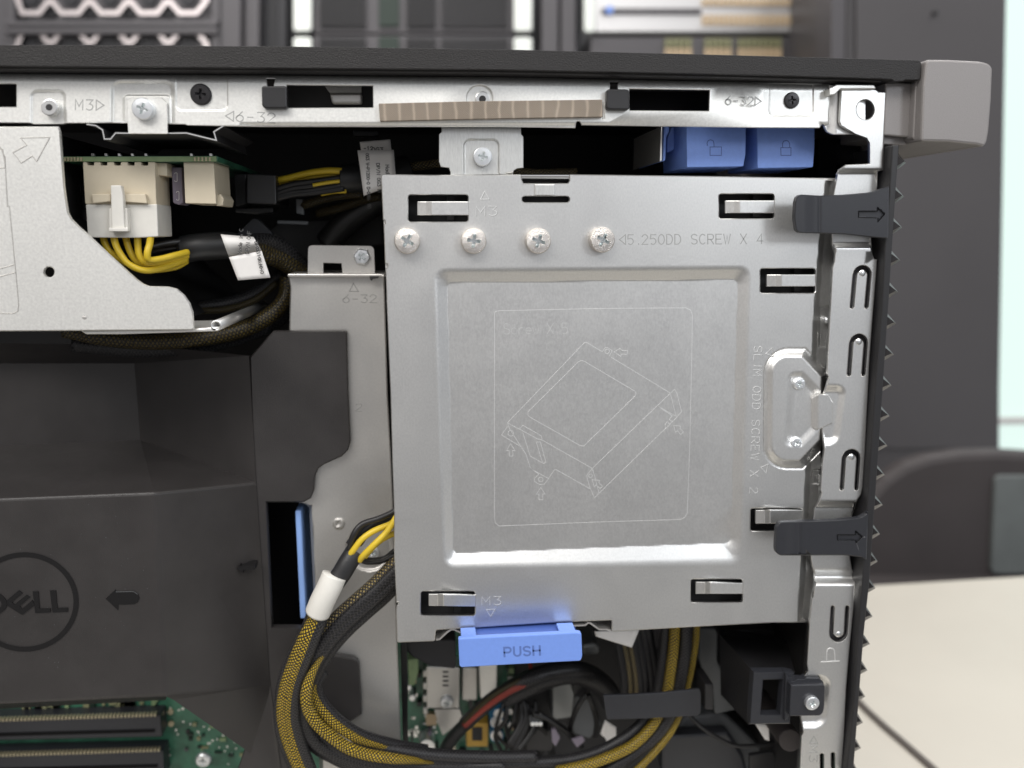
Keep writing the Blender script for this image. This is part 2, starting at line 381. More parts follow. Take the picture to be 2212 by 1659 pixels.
def tube(name, pts, r, m, parent=None, n=8, seg=14, label=None, flat=1.0, world=False):
    """pts: (u, v, y[, r in picture units]); r in picture units"""
    Q = []
    for p in pts:
        w = np.array(p[:3]) if world else W(*p[:3]); rr = p[3] if len(p) > 3 else r
        Q.append(np.append(w, rr*px(p[2] if not world else 0)))
    C = catmull(Q, n); C3 = [c[:3] for c in C]; V, Fc, UV = [], [], []
    nrmv = None; L = 0
    for i, c in enumerate(C3):
        t = C3[min(i+1, len(C3)-1)]-C3[max(i-1, 0)]; t /= np.linalg.norm(t)
        if nrmv is None: nrmv = np.cross(t, (0, 1, 0)); 
        nrmv = nrmv-nrmv.dot(t)*t; nrmv /= np.linalg.norm(nrmv); bn = np.cross(t, nrmv)
        if i: L += np.linalg.norm(c-C3[i-1])
        for k in range(seg):
            a = 2*math.pi*k/seg; V.append(c+C[i][3]*(nrmv*math.cos(a)+bn*math.sin(a)*flat)); UV.append((L, k/seg))
    uvl = []
    for i in range(len(C3)-1):
        for k in range(seg):
            k2 = (k+1) % seg
            Fc.append((i*seg+k, i*seg+k2, (i+1)*seg+k2, (i+1)*seg+k))
            uvl += [(UV[i*seg][0], k/seg), (UV[i*seg][0], (k+1)/seg), (UV[(i+1)*seg][0], (k+1)/seg), (UV[(i+1)*seg][0], k/seg)]
    nf = len(Fc); Fc += [tuple(range(seg))[::-1], tuple(range((len(C3)-1)*seg, len(C3)*seg))]
    me = mesh(V, Fc, True); uv = me.uv_layers.new(name='UVMap')
    for i, c in enumerate(uvl): uv.data[i].uv = c
    fixn_uv = bmesh.new(); fixn_uv.from_mesh(me); bmesh.ops.recalc_face_normals(fixn_uv, faces=fixn_uv.faces); fixn_uv.to_mesh(me); fixn_uv.free()
    return obj(name, me, m, parent, label)
def strokes(name, lines, y, w, h, m, parent, H=None, flat=False, label=None):
    """raised or sunk stamped lines: each polyline a narrow ridge on the surface"""
    V, Fc = [], []
    for ln in lines:
        closed = len(ln) > 2 and abs(ln[0][0]-ln[-1][0])+abs(ln[0][1]-ln[-1][1]) < 0.01
        P = np.array(ln[:-1] if closed else ln, float); n = len(P)
        if n < 2: continue
        k0 = len(V)
        for i in range(n):
            if closed: a, c = P[i-1], P[(i+1) % n]
            else: a, c = P[max(i-1, 0)], P[min(i+1, n-1)]
            d1 = P[i]-a; d2 = c-P[i]; l1, l2 = np.linalg.norm(d1), np.linalg.norm(d2)
            d1 = d1/l1 if l1 > 1e-6 else d2/max(l2, 1e-6); d2 = d2/l2 if l2 > 1e-6 else d1
            n1 = np.array((-d1[1], d1[0])); n2 = np.array((-d2[1], d2[0])); b = n1+n2
            if np.linalg.norm(b) < 0.2: b = n1
            b = b/np.linalg.norm(b); k = 1/max(b.dot(n1), 0.5)
            ext = (-d2*w*0.4 if i == 0 else d1*w*0.4 if i == n-1 else 0) if not closed else 0
            for off, hh in ((-.5, 0.00002), (-.2 if not flat else -.42, h), (.2 if not flat else .42, h), (.5, 0.00002)):
                q = P[i]+b*k*off*w+ext; base = float(H(np.array([q[0]]), np.array([q[1]]))[0]) if H else 0
                V.append(W(q[0], q[1], y-hh-base))
        for i in range(n if closed else n-1):
            j = (i+1) % n
            for t in range(3): Fc.append((k0+i*4+t, k0+i*4+t+1, k0+j*4+t+1, k0+j*4+t))
        if not closed: Fc += [(k0, k0+1, k0+2, k0+3), (k0+4*(n-1)+3, k0+4*(n-1)+2, k0+4*(n-1)+1, k0+4*(n-1))]
    me = mesh(V, Fc); me.update()
    b = bmesh.new(); b.from_mesh(me)
    for f in b.faces:
        if f.normal.y > 0: f.normal_flip()
    b.to_mesh(me); b.free()
    return obj(name, me, m, parent, label)
def arc(cx, cy, rx, ry, a0, a1, n=8): return [(cx+rx*math.cos(math.radians(a0+(a1-a0)*i/n)), cy+ry*math.sin(math.radians(a0+(a1-a0)*i/n))) for i in range(n+1)]
A_ = arc
GL = {  # stroke letters in a box 4 wide, 6 high, y down
 'S': [A_(2, 1.5, 2, 1.5, -30, -200)[:-1]+[(.6, 2.6), (3.4, 3.4)]+A_(2, 4.5, 2, 1.5, -20, 150)], 'C': [A_(2.2, 3, 2.2, 3, -50, -310, 14)],
 'R': [[(0, 6), (0, 0), (2.5, 0)]+A_(2.5, 1.6, 1.5, 1.6, -90, 90)+[(0, 3.2)], [(2, 3.2), (4, 6)]], 'E': [[(3.8, 0), (0, 0), (0, 6), (3.8, 6)], [(0, 3), (3.2, 3)]],
 'W': [[(-.3, 0), (1, 6), (2, 1), (3, 6), (4.3, 0)]], 'X': [[(0, 0), (4, 6)], [(4, 0), (0, 6)]], 'O': [A_(2, 3, 2.1, 3, 0, 360, 16)],
 'D': [[(0, 6), (0, 0), (1.6, 0)]+A_(1.6, 3, 2.4, 3, -90, 90)+[(0, 6)]], 'L': [[(0, 0), (0, 6), (3.6, 6)]], 'I': [[(2, 0), (2, 6)]],
 'M': [[(0, 6), (0, 0), (2, 4), (4, 0), (4, 6)]], 'P': [[(0, 6), (0, 0), (2.4, 0)]+A_(2.4, 1.7, 1.6, 1.7, -90, 90)+[(0, 3.4)]],
 'U': [[(0, 0), (0, 4)]+A_(2, 4, 2, 2, 180, 0)+[(4, 0)]], 'H': [[(0, 0), (0, 6)], [(4, 0), (4, 6)], [(0, 3), (4, 3)]],
 '5': [[(3.8, 0), (.4, 0), (.2, 2.6)]+A_(1.9, 4.1, 2, 1.9, -80, 130)], '.': [[(1.9, 5.6), (1.9, 6)]],
 '2': [A_(2, 1.7, 1.9, 1.7, 190, 370)+[(0, 6), (4, 6)]], '4': [[(3, 6), (3, 0), (0, 4.3), (4, 4.3)]], '0': [A_(2, 3, 1.9, 3, 0, 360, 16)],
 '3': [[(.2, 0), (3.8, 0), (1.9, 2.5)]+A_(1.9, 4.2, 2, 1.8, -80, 140)], '6': [[(3.2, 0), (.6, 3.2)]+A_(2, 4.1, 1.9, 1.9, 200, 560, 14)], '-': [[(.6, 3.2), (3.4, 3.2)]],
 'N': [[(0, 6), (0, 0), (4, 6), (4, 0)]], 'c': [A_(2, 4.2, 1.8, 1.8, -45, -315, 10)], 'r': [[(.4, 2.4), (.4, 6)], A_(2.2, 4.2, 1.8, 1.8, 190, 290, 5)],
 'e': [[(.2, 4.2), (3.8, 4.2)]+A_(2, 4.2, 1.8, 1.8, 0, -310, 12)], 'w': [[(0, 2.4), (1, 6), (2, 3), (3, 6), (4, 2.4)]],
 'a': [A_(2, 4.2, 1.8, 1.8, 0, 360, 12), [(3.8, 2.4), (3.8, 6)]], 'd': [A_(2, 4.2, 1.8, 1.8, 0, 360, 12), [(3.8, 0), (3.8, 6)]], 'i': [[(2, 2.4), (2, 6)], [(2, .8), (2, 1.2)]],
 'n': [[(.4, 2.4), (.4, 6)], [(.4, 4)]+A_(2.1, 4.2, 1.7, 1.8, 190, 350, 6)+[(3.8, 6)]], '/': [[(3.6, 0), (.4, 6)]], 'G': [A_(2.2, 3, 2.2, 3, -50, -330, 14)+[(4, 3.2), (2.4, 3.2)]],
 'F': [[(3.8, 0), (0, 0), (0, 6)], [(0, 3), (3, 3)]], '7': [[(0, 0), (4, 0), (1.4, 6)]], '8': [A_(2, 1.5, 1.7, 1.5, 0, 360, 12), A_(2, 4.5, 2, 1.5, 0, 360, 12)], '1': [[(.8, 1.2), (2, 0), (2, 6)]],
 '>': [[(0, 0), (4.2, 3), (0, 6), (0, 0)]], '<': [[(4.2, 0), (0, 3), (4.2, 6), (4.2, 0)]], '^': [[(2, 0), (4, 5.6), (0, 5.6), (2, 0)]], 'v': [[(2, 6), (4, .4), (0, .4), (2, 6)]], ' ': [],
}
def text_lines(txt, u, v, h, ang=0, wid=0.6, gap=0.36, skew=0):
    """stroke lettering: top-left corner (u, v), letter height h, turned by ang degrees clockwise"""
    out = []; x = 0; s = h/6; ws = h*wid/4; c, sn = math.cos(math.radians(ang)), math.sin(math.radians(ang))
    for ch in txt:
        for ln in GL.get(ch, []):
            out.append([(u+(x+a*ws)*c-(b*s)*sn, v+(x+a*ws)*sn+(b*s)*c) for a, b in ln])
        x += (4*ws if ch not in 'iI.' else 2.6*ws)+gap*h
    return out
# ---- screws
def screw_mesh(name, m, mrec, kind='pan', hexr=False):
    """unit screw head looking towards -Y, radius 1, with a real cross recess"""
    n = 32; prof = [(1.0, 0), (1.0, -.44), (.97, -.53), (.91, -.57)] if kind == 'pan' else [(1.06, 0), (1.06, -.18), (.98, -.36), (.84, -.50)]
    if kind == 'black': prof = [(1.0, 0), (1.0, -.10), (.96, -.2), (.88, -.26)]
    V, Fc, MI = [], [], []
    for k, (r, yy) in enumerate(prof):
        for i in range(n):
            a = 2*math.pi*i/n; rr = r
            if kind == 'hex':
                aa = (a+math.pi/6) % (math.pi/3)-math.pi/6; rh = 0.98/math.cos(aa)
                rr = rh*(1 if k < 2 else .93 if k == 2 else .8/.98)
            V.append((rr*math.cos(a), yy, rr*math.sin(a)))
    for k in range(len(prof)-1):
        for i in range(n): Fc.append((k*n+i, k*n+(i+1) % n, (k+1)*n+(i+1) % n, (k+1)*n+i)); MI.append(0)
    top = prof[-1][1]
    A, B = .52, .125
    cross = [(B, A), (B, B), (A, B), (A, -B), (B, -B), (B, -A), (-B, -A), (-B, -B), (-A, -B), (-A, B), (-B, B), (-B, A)]
    ring = [(V[(len(prof)-1)*n+i][0], V[(len(prof)-1)*n+i][2]) for i in range(n)]
    pts = [Vector(p) for p in ring+cross]; ed = [(i, (i+1) % n) for i in range(n)]+[(n+i, n+(i+1) % 12) for i in range(12)]
    vs, es, fs, ov, _, _ = delaunay_2d_cdt(pts, ed, [], 0, 1e-6)
    base = len(V)
    for v in vs: V.append((v[0], top-(.03 if max(abs(v[0]), abs(v[1])) < .6 else 0), v[1]))
    for f in fs:
        c = (vs[f[0]]+vs[f[1]]+vs[f[2]])/3
        if not pip(np.array([c[0]]), np.array([c[1]]), cross)[0]: Fc.append(tuple(base+i for i in f)); MI.append(0)
    k = len(V)
    for p in cross: V.append((p[0], top-.03, p[1]))
    for p in cross: V.append((p[0]*.5, top+.26, p[1]*.5))
    for i in range(12): Fc.append((k+i, k+(i+1) % 12, k+12+(i+1) % 12, k+12+i)); MI.append(1)
    Fc.append(tuple(k+12+i for i in range(12))); MI.append(1)
    me = mesh(V, Fc, False, name); me.materials.append(m); me.materials.append(mrec)
    for p, mi in zip(me.polygons, MI): p.material_index = mi
    b = bmesh.new(); b.from_mesh(me); bmesh.ops.remove_doubles(b, verts=b.verts, dist=1e-5)
    bmesh.ops.recalc_face_normals(b, faces=b.faces); b.to_mesh(me); b.free()
    for p in me.polygons:
        p.use_smooth = False
    return me
SM = {'pan': screw_mesh('pan_screw', chrome, chrome_d), 'nickel': screw_mesh('nickel_screw', nickel, chrome_d), 'dome': screw_mesh('dome_screw', chrome, chrome_d, 'dome'),
      'hex': screw_mesh('hex_screw', chrome, chrome_d, 'hex'), 'black': screw_mesh('flat_screw', blackscrew, blackscrew, 'black')}
def screw(u, v, r, y, kind, parent, ang=0, label=None, tall=1.0):
    o = obj('screw', SM[kind], None, parent, label); s = r*px(y)
    o.location = Vector(W(u, v, y))+o.location; o.scale = (s, s*tall, s); o.rotation_euler = (0, math.radians(ang), 0); return o
def ball(name, u, v, r, y, m, parent, k=1.0, ky=0.6):
    V, Fc = [], []; n, q = 16, 8; c = W(u, v, y); s = r*px(y)
    for j in range(q+1):
        t = math.pi*j/q
        for i in range(n): a = 2*math.pi*i/n; V.append(c+s*np.array((math.sin(t)*math.cos(a), -math.cos(t)*ky, math.sin(t)*math.sin(a)*k)))
    for j in range(q):
        for i in range(n): Fc.append((j*n+i, j*n+(i+1) % n, (j+1)*n+(i+1) % n, (j+1)*n+i))
    me = mesh(V, Fc, True); b = bmesh.new(); b.from_mesh(me); bmesh.ops.remove_doubles(b, verts=b.verts, dist=1e-7); bmesh.ops.recalc_face_normals(b, faces=b.faces); b.to_mesh(me); b.free()
    return obj(name, me, m, parent)
def can(name, u, v, r, y0, y1, m, parent, n=24, b=0.0004, label=None): return prism(name, circ(u, v, r, n), y0, y1, m, parent, b, label)
def poly3(name, faces, m, parent, label=None, th=0.0):
    """faces: lists of (u, v, y) corners"""
    V, Fc, ix = [], [], {}
    for f in faces:
        row = []
        for p in f:
            if p not in ix: ix[p] = len(V); V.append(W(*p))
            row.append(ix[p])
        Fc.append(row)
    me = fixn(mesh(V, Fc)); o = obj(name, me, m, parent, label)
    if th: s = o.modifiers.new('solid', 'SOLIDIFY'); s.thickness = th; s.offset = 0
    return o
# ================================================================== SURROUNDINGS
Z0 = 0.035                                        # table top height
def zbox(name, x0, x1, y0, y1, z0, z1, m, parent=None, b=0, label=None):
    V = [(x, y, z) for x in (x0, x1) for y in (y0, y1) for z in (z0, z1)]
    Fc = [(0, 1, 3, 2), (4, 6, 7, 5), (0, 4, 5, 1), (2, 3, 7, 6), (0, 2, 6, 4), (1, 5, 7, 3)]
    o = obj(name, fixn(mesh(V, Fc)), m, parent, label)
    if b: bev(o, b)
    return o
edge = W(2100, 1253, 0.62)
ZT = W(1900, 1262, 0.60)[2]
tb = thing('table', 'cream white office table the open computer stands on', 'table', (1900, 1262, 0.60))
zbox('table_top', -0.9, 0.9+0.0, -0.25, 0.60, ZT-0.025, ZT, table_m, tb, 0.003)
for x in (-0.8, 0.8):
    for y in (-0.18, 0.55): zbox('leg', x-.02, x+.02, y-.02, y+.02, ZT-0.72, ZT-0.026, rack_g, tb)
# thin dark cable lying over the table
cb = [W(1868, 1500, 0.30)]
def on_table(u, v, lift=0.0015):
    d = ray(u, v); t = (ZT+lift-CAM[2])/d[2]; return tuple(CAM+d*t)
tag(tube('cable', [on_table(*p) for p in ((1800, 1440), (1850, 1510), (1900, 1560), (1960, 1612), (2020, 1665), (2090, 1730))], 17, mat('brown_cable', (0.10, 0.085, 0.075), 0.5), n=6, seg=12, world=True), 'thin dark cable lying on the cream table at bottom right', 'cable')

# office chair behind the table
ch = thing('office_chair', 'dark brown office chair with rounded back and grey mesh panel', 'chair', (2100, 1255, 0.85))
back_out = [(1850, 1330), (1862, 1150), (1880, 1075), (1915, 1035), (1960, 1005), (2010, 988), (2080, 978), (2160, 976), (2260, 982), (2340, 1000), (2400, 1060), (2420, 1200), (2420, 1330)]
prism('backrest', back_out, 0.85, 0.89, chair_m, ch, 0.012)
prism('mesh_panel', rnd([(2152, 1028), (2330, 1028), (2330, 1240), (2142, 1240)], 14), 0.842, 0.852, chair_fab, ch, 0.002)
for k in range(1):
    prism('seat', [(1850, 1330), (2420, 1330), (2420, 1370), (1850, 1370)], 0.70, 1.1, chair_m, ch, 0.01)
prism('pedestal', [(2080, 1370), (2120, 1370), (2120, 1750), (2080, 1750)], 0.88, 0.92, rack_b, ch, 0.003)

# cabinet and bright glass
cab = thing('metal_cabinet', 'tall dark grey metal cabinet behind the computer on the right', 'cabinet', (2000, 800, 1.25))
prism('side_panel', [(1832, -160), (2178, -160), (2160, 840), (2158, 1700), (1810, 1700)], 1.25, 1.9, cab_m, cab, 0.004)
prism('edge_trim', [(1799, -160), (1830, -160), (1808, 1700), (1780, 1700)], 1.235, 1.30, rack_g, cab, 0.002)
prism('door', [(1850, -160), (2172, -160), (2154, 840), (2152, 970), (1850, 970)], 1.244, 1.2495, cab_m, cab, 0.002)
can('rivet', 2022, 27, 5, 1.238, 1.2445, dark_in, cab)
gl = prism('window', [(2140, -200), (2700, -200), (2700, 1085), (2140, 1085)], 2.1, 2.12, glass_m)
tag(gl, 'bright mint white window strip at the right edge', 'window')
prism('window_frame', [(2120, 1085), (2700, 1085), (2700, 1120), (2120, 1120)], 2.08, 2.12, rack_s, gl)
wf = prism('glazing_bar', [(2120, 905), (2700, 895), (2700, 908), (2120, 918)], 2.07, 2.0995, white_p, gl)

# server racks
def post(parent, u0, u1, y, m, name='post'): return prism(name, [(u0, -220), (u1, -220), (u1-12, 1500), (u0-12, 1500)], y, y+0.05, m, parent, 0.002)
rk1 = thing('server_rack', 'leftmost server rack, with a silver honeycomb front', 'server rack', (250, 90, 1.5))
post(rk1, 0-30, 34, 1.50, rack_g); post(rk1, 478, 522, 1.50, rack_g); post(rk1, 530, 562, 1.52, rack_g); prism('side_panel', [(562, -220), (640, -220), (628, 1500), (550, 1500)], 1.56, 1.9, rack_b, rk1)
rk2 = thing('server_rack', 'middle server rack with pale ears beside dark grilles', 'server rack', (900, 90, 1.5))
post(rk2, 1172, 1208, 1.50, rack_g); post(rk2, 1214, 1246, 1.505, rack_g); post(rk2, 600, 622, 1.53, rack_b); prism('side_panel', [(1146, -220), (1172, -220), (1160, 1500), (1134, 1500)], 1.56, 1.9, rack_b, rk2)
rk3 = thing('server_rack', 'right server rack holding silver equipment with amber ports', 'server rack', (1500, 90, 1.5))
post(rk3, 1752, 1796, 1.52, rack_b); post(rk3, 1246, 1256, 1.53, rack_b)
for rk, a, b in ((rk1, -30, 562), (rk2, 600, 1172), (rk3, 1246, 1796)):
    prism('back_panel', [(a, -220), (b, -220), (b-12, 1500), (a-12, 1500)], 1.92, 1.93, rack_b, rk)
def hexring(cx, cy, r, w, y):
    o = [(cx+r*math.cos(math.radians(60*i)), cy+r*.93*math.sin(math.radians(60*i))) for i in range(6)]
    i_ = [(cx+(r-w)*math.cos(math.radians(60*i)), cy+(r-w)*.93*math.sin(math.radians(60*i))) for i in range(6)]
    return [([o[k], o[(k+1) % 6], i_[(k+1) % 6], i_[k]], y, y+0.006) for k in range(6)]
def honey(label, v0, v1, hy, first):
    s = thing('server', label, 'server', (260, v1, 1.5))
    prism('chassis', [(34, v0), (478, v0), (478, v1), (34, v1)], 1.53, 1.9, rack_b, s)
    sg = 1 if hy < 50 else -1; yb = 28 if sg > 0 else 68; ln = [(34, yb-sg*40)]
    for k in range(5): x = 66+k*85; ln += [(x-18+2*0, yb), (x+18, yb), (x+38, yb-sg*24+0), (x+47, yb-sg*24)]
    ln = [ln[0]]+ln[1:-1]+[(66+4*85+44, yb-sg*46)]
    strokes('honeycomb_grille', [ln], 1.50, 11, .006, rack_hex, s, flat=True)
    strokes('honeycomb_grille', [[(84+k*85, yb-sg*26), (84+k*85-0, yb-sg*60)] for k in range(0)]+[[(104+k*85, yb-sg*24), (122+k*85-9, yb-sg*24)] for k in range(4)], 1.50, 11, .006, rack_hex, s, flat=True) if 0 else None
    for k in range(4): prism('vent_hole', circ(108+k*85, yb-sg*3, 15, 6), 1.508, 1.516, rack_b, s)
    for k in range(5): prism('vent_hole', circ(66+k*85, yb-sg*34, 20, 6), 1.508, 1.516, rack_b, s)
    prism('bezel_bar', [(10, first), (470, first-1), (470, first+13), (10, first+13)], 1.485, 1.50, rack_g, s, .002)
    prism('drive_grille', [(60, v0+6), (455, v0+6), (455, v1-6), (60, v1-6)], 1.515, 1.53, rack_g, s)
    for a in (12, 455): prism('ear', [(a, v0+3), (a+20, v0+3), (a+20, v1-3), (a, v1-3)], 1.495, 1.50, rack_g, s, .002)
    return s
honey('upper server with silver honeycomb grille above the grey bar', -90, 50, -12, 44)
honey('lower server with silver honeycomb just above the black top cover', 58, 190, 104, 60)
grille_m = mat('grille_grey', (0.025, 0.024, 0.027), 0.5)
pcb_dark = mat('dark_green_card', (0.008, 0.022, 0.014), 0.5)
def darkserver(label, v0, v1):
    s = thing('server', label, 'server', (900, v1, 1.5))
    prism('chassis', [(676, v0), (1112, v0), (1112, v1), (676, v1)], 1.51, 1.9, rack_g, s, .002)
    for a, b in ((690, 792), (878, 942), (954, 1100)):
        multi([([(a+k*((b-a)/24), v0+4), (a+k*((b-a)/24)+(b-a)/24*.55, v0+4), (a+k*((b-a)/24)+(b-a)/24*.55, v1-14), (a+k*((b-a)/24), v1-14)], 1.50, 1.512) for k in range(24)], 'grille', grille_m, s)
    prism('card', [(818, v0+3), (862, v0+3), (862, v1-16), (818, v1-16)], 1.503, 1.512, pcb_dark, s)
    for a in (633, 1110): prism('ear', rnd([(a, v0+4), (a+40, v0+4), (a+40, v1-4), (a, v1-4)], 8), 1.49, 1.50, rack_w, s, .003)
    return s
darkserver('dark server with fine grilles between two long white ears', -70, 72)
darkserver('lower dark server mostly hidden, short white ears beside it', 76, 200)
sw = thing('network_switch', 'silver network switch with two rows of amber ports', 'network switch', (1500, 70, 1.5))
prism('chassis', [(1282, -80), (1738, -80), (1736, 70), (1284, 70)], 1.50, 1.85, rack_s, sw, .003)
prism('front_strip', [(1300, 18), (1515, 18), (1515, 30), (1300, 30)], 1.495, 1.50, rack_g, sw)
for v0, v1 in ((-4, 12), (32, 54)):
    for k in range(18):
        prism('port', [(1518+k*11, v0), (1525+k*11, v0), (1525+k*11, v1), (1518+k*11, v1)], 1.494, 1.50, port_m, sw)
can('button', 1317, 21, 9, 1.49, 1.50, blue_l, sw)
for a in (1262, 1738): prism('ear', rnd([(a, -80), (a+24, -80), (a+24, 70), (a, 70)], 8), 1.49, 1.50, rack_w, sw, .003)
sw2 = thing('network_switch', 'dark network switch with olive port blocks under the silver one', 'network switch', (1500, 120, 1.5))
prism('chassis', [(1276, 79), (1736, 79), (1736, 190), (1276, 190)], 1.505, 1.85, rack_g, sw2, .003)
for a, b in ((1438, 1500), (1524, 1590), (1596, 1700)):
    n = int((b-a)/12)
    multi([([(a+k*12, 82), (a+k*12+8, 82), (a+k*12+8, 102), (a+k*12, 102)], 1.497, 1.506) for k in range(n)], 'port_block', port_g, sw2)
    multi([([(a+k*12, 104), (a+k*12+8, 104), (a+k*12+8, 150), (a+k*12, 150)], 1.497, 1.506) for k in range(n)], 'port_block', port_m, sw2)

# ================================================================== COMPUTER CASE
case = thing('computer_case', 'open black tower computer case seen from its side', 'computer case', (1100, 265, 0.0))
# dark shell behind everything
XL, XR = W(-330, 800, 0.17)[0], W(1893, 600, 0.0)[0]; ZTOP = W(1000, 172, 0.0)[2]; ZB = ZT+0.002
XR2 = W(1780, 1640, 0.0)[0]
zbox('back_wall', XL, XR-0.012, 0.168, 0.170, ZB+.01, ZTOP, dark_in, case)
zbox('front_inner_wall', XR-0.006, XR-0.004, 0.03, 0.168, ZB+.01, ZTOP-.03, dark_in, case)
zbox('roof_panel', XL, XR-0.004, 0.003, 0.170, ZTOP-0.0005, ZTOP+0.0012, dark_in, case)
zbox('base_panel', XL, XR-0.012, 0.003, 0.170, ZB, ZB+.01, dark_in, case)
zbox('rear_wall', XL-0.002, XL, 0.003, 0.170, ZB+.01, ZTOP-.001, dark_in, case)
# top cover
cover = [(-80, 97), (0, 97), (600, 100), (1100, 107), (1500, 117), (1984, 130), (1990, 135), (1989, 172), (1955, 172), (1951, 175), (1931, 175), (1928, 171), (1890, 169), (1620, 161), (1080, 150), (540, 146), (0, 142), (-80, 142)]
prism('top_cover', rnd(cover, 4, 3), -0.012, 0.176, cover_blk, case, 0.0009)
multi([([(-80, 142.5), (0, 142.5), (540, 146.5), (1080, 150.5), (1620, 161.5), (1905, 171), (1905, 177), (1620, 168), (1080, 157), (540, 152.5), (0, 149), (-80, 149)], -0.0095, 0.0)], 'cover_lip', cover_blk, case, b=.0004)
# silver corner and its inner step
cap = R4((1432, 478), (1600, 480), (1850, 492), (1925, 508), (1955, 545), (1945, 800), (1925, 1050), (1907, 1150), (1880, 1182), (1840, 1166), (1600, 1140), (1378, 1135), (1392, 700), (1415, 495))
cz = thing('front_bezel_corner', None, None)
bpy.data.objects.remove(cz)
prism('bezel_corner', rnd(cap, 6, 3), -0.014, 0.176, cap_m, case, 0.0016, label='silver grey rounded bezel corner')
prism('bezel_step', R4((1092, 655), (1322, 672), (1318, 1105), (1080, 1088)), -0.006, 0.03, cap_m, case, 0.0006, label='silver grey inner step of the bezel')
prism('bezel_groove', rnd(R4((1335, 655), (1400, 640), (1372, 1130), (1350, 1148), (1310, 1110)), 4), -0.0095, 0.03, cap_m, case, 0.001)
prism('bezel_tab', R4((1075, 1092), (1270, 1105), (1255, 1168), (1075, 1160)), -0.003, 0.01, cap_m, case, 0.0004)
# black front bezel: inner dark channel, outer rail, ribs, hooks
prism('bezel_channel', [(1905, 312), (1926, 312), (1912, 512), (1905, 673), (1890, 850), (1863, 1255), (1844, 1509), (1826, 1700), (1770, 1700), (1800, 1509), (1815, 1255), (1850, 850), (1865, 673), (1890, 420)], 0.001, 0.010, gloss, case)
brail = [(1928, 313), (1943, 313), (1936, 405), (1919, 673), (1907, 850), (1879, 1255), (1866, 1375), (1856, 1509), (1843, 1680), (1828, 1680), (1846, 1509), (1854, 1375), (1863, 1255), (1890, 850), (1905, 673), (1913, 512), (1922, 405)]
fb = prism('front_bezel', brail, -0.0105, 0.020, plastic, case, 0.0005)
fb2 = prism('front_bezel', [(1903, 313), (1941, 313), (1934, 405), (1917, 673), (1905, 850), (1877, 1255), (1864, 1375), (1854, 1509), (1841, 1680), (1790, 1680), (1812, 1509), (1830, 1255), (1866, 850), (1880, 673)], 0.0205, 0.172, plastic, case)
fb2.name = 'front_bezel_wall'
rib_m = mat('grille_rib_plastic', (0.020, 0.018, 0.019), 0.33, spec=0.5)
tips = [(1957, 352), (1953, 425), (1949, 492), (1945, 563), (1940, 631), (1936, 699), (1931, 766), (1926, 833), (1922, 899), (1917, 963), (1911, 1026), (1907, 1091), (1901, 1154), (1896, 1213), (1891, 1271), (1885, 1332), (1879, 1391), (1874, 1448), (1869, 1505), (1864, 1561), (1860, 1616), (1854, 1668)]
rr = [(313, 1943), (405, 1936), (673, 1919), (850, 1907), (1255, 1879), (1375, 1866), (1509, 1856), (1680, 1843)]
def root_u(v): return float(np.interp(v, [a for a, _ in rr], [b for _, b in rr]))-2
for (u, v) in tips:
    k = 0.5+0.5*min(1, max(0, (1668-v)/1300)); up_, dn = 22, 15*k
    a = (root_u(v-up_), v-up_); b = (root_u(v+dn), v+dn)
    F0 = [W(a[0], a[1]+7, -0.0075), W(u-4, v-3, -0.0085), W(b[0], b[1]-8, -0.0075)]
    F1 = [W(a[0], a[1], -0.0035), W(u, v, -0.005), W(b[0], b[1], -0.0035)]
    Bk = [np.array((p[0], 0.172, p[2])) for p in F1]
    fcs = [(0, 1, 2)]+[(i, 3+i, 3+(i+1) % 3, (i+1) % 3) for i in range(3)]+[(3+i, 6+i, 6+(i+1) % 3, 3+(i+1) % 3) for i in range(3)]+[(8, 7, 6)]
    obj('grille_rib', fixn(mesh(F0+F1+Bk, fcs)), rib_m, fb)
# hooks of the bezel
arrow1 = R8((875, 190), (1025, 190), (1025, 158), (1085, 215), (1030, 277), (1030, 245), (875, 240))
h1 = rnd(R8((358, 250), (365, 115), (378, 75), (405, 56), (560, 65), (750, 58), (960, 40), (1060, 10), (1120, -10), (1118, 60), (1112, 408), (1090, 410), (1000, 402), (760, 376), (560, 370), (400, 365), (372, 345)), 3, 2)
arrow2 = R11((703, 1285), (850, 1285), (848, 1254), (905, 1302), (855, 1350), (850, 1328), (705, 1330))
h2 = rnd(R11((205, 1400), (213, 1230), (240, 1185), (400, 1178), (700, 1168), (880, 1150), (935, 1120), (952, 1095), (945, 1300), (938, 1490), (900, 1465), (760, 1450), (500, 1452), (245, 1452), (212, 1432)), 3, 2)
def hook(poly, arrow, gx, tip, y):
    def H(u, v):
        h = -0.0006*plat(np.where(pip(u, v, arrow), -3, 3), 1.5)
        h = h-0.0004*np.exp(-((u-gx)/3.0)**2)+0.0010*sstep((gx-6-u)/30)
        return h
    o = sheet('bezel_hook', poly, y, 0.0022, plastic_hook, fb, H=H, rim=0.0005, rimw=2.0, zones=[(gx-45, min(p[1] for p in poly), gx+12, max(p[1] for p in poly), 2.5), (min(p[0] for p in arrow)-2, min(p[1] for p in arrow)-2, max(p[0] for p in arrow)+2, max(p[1] for p in arrow)+2, 1.5)])
    return o
hook(h1, arrow1, 1770, 0, -0.0125); hook(h2, arrow2, 1728, 0, -0.0125)
strokes('arrow_outline', [arrow1+[arrow1[0]]], -0.0126, 1.6, 0.0001, gloss, fb); strokes('arrow_outline', [arrow2+[arrow2[0]]], -0.0126, 1.6, 0.0001, gloss, fb)

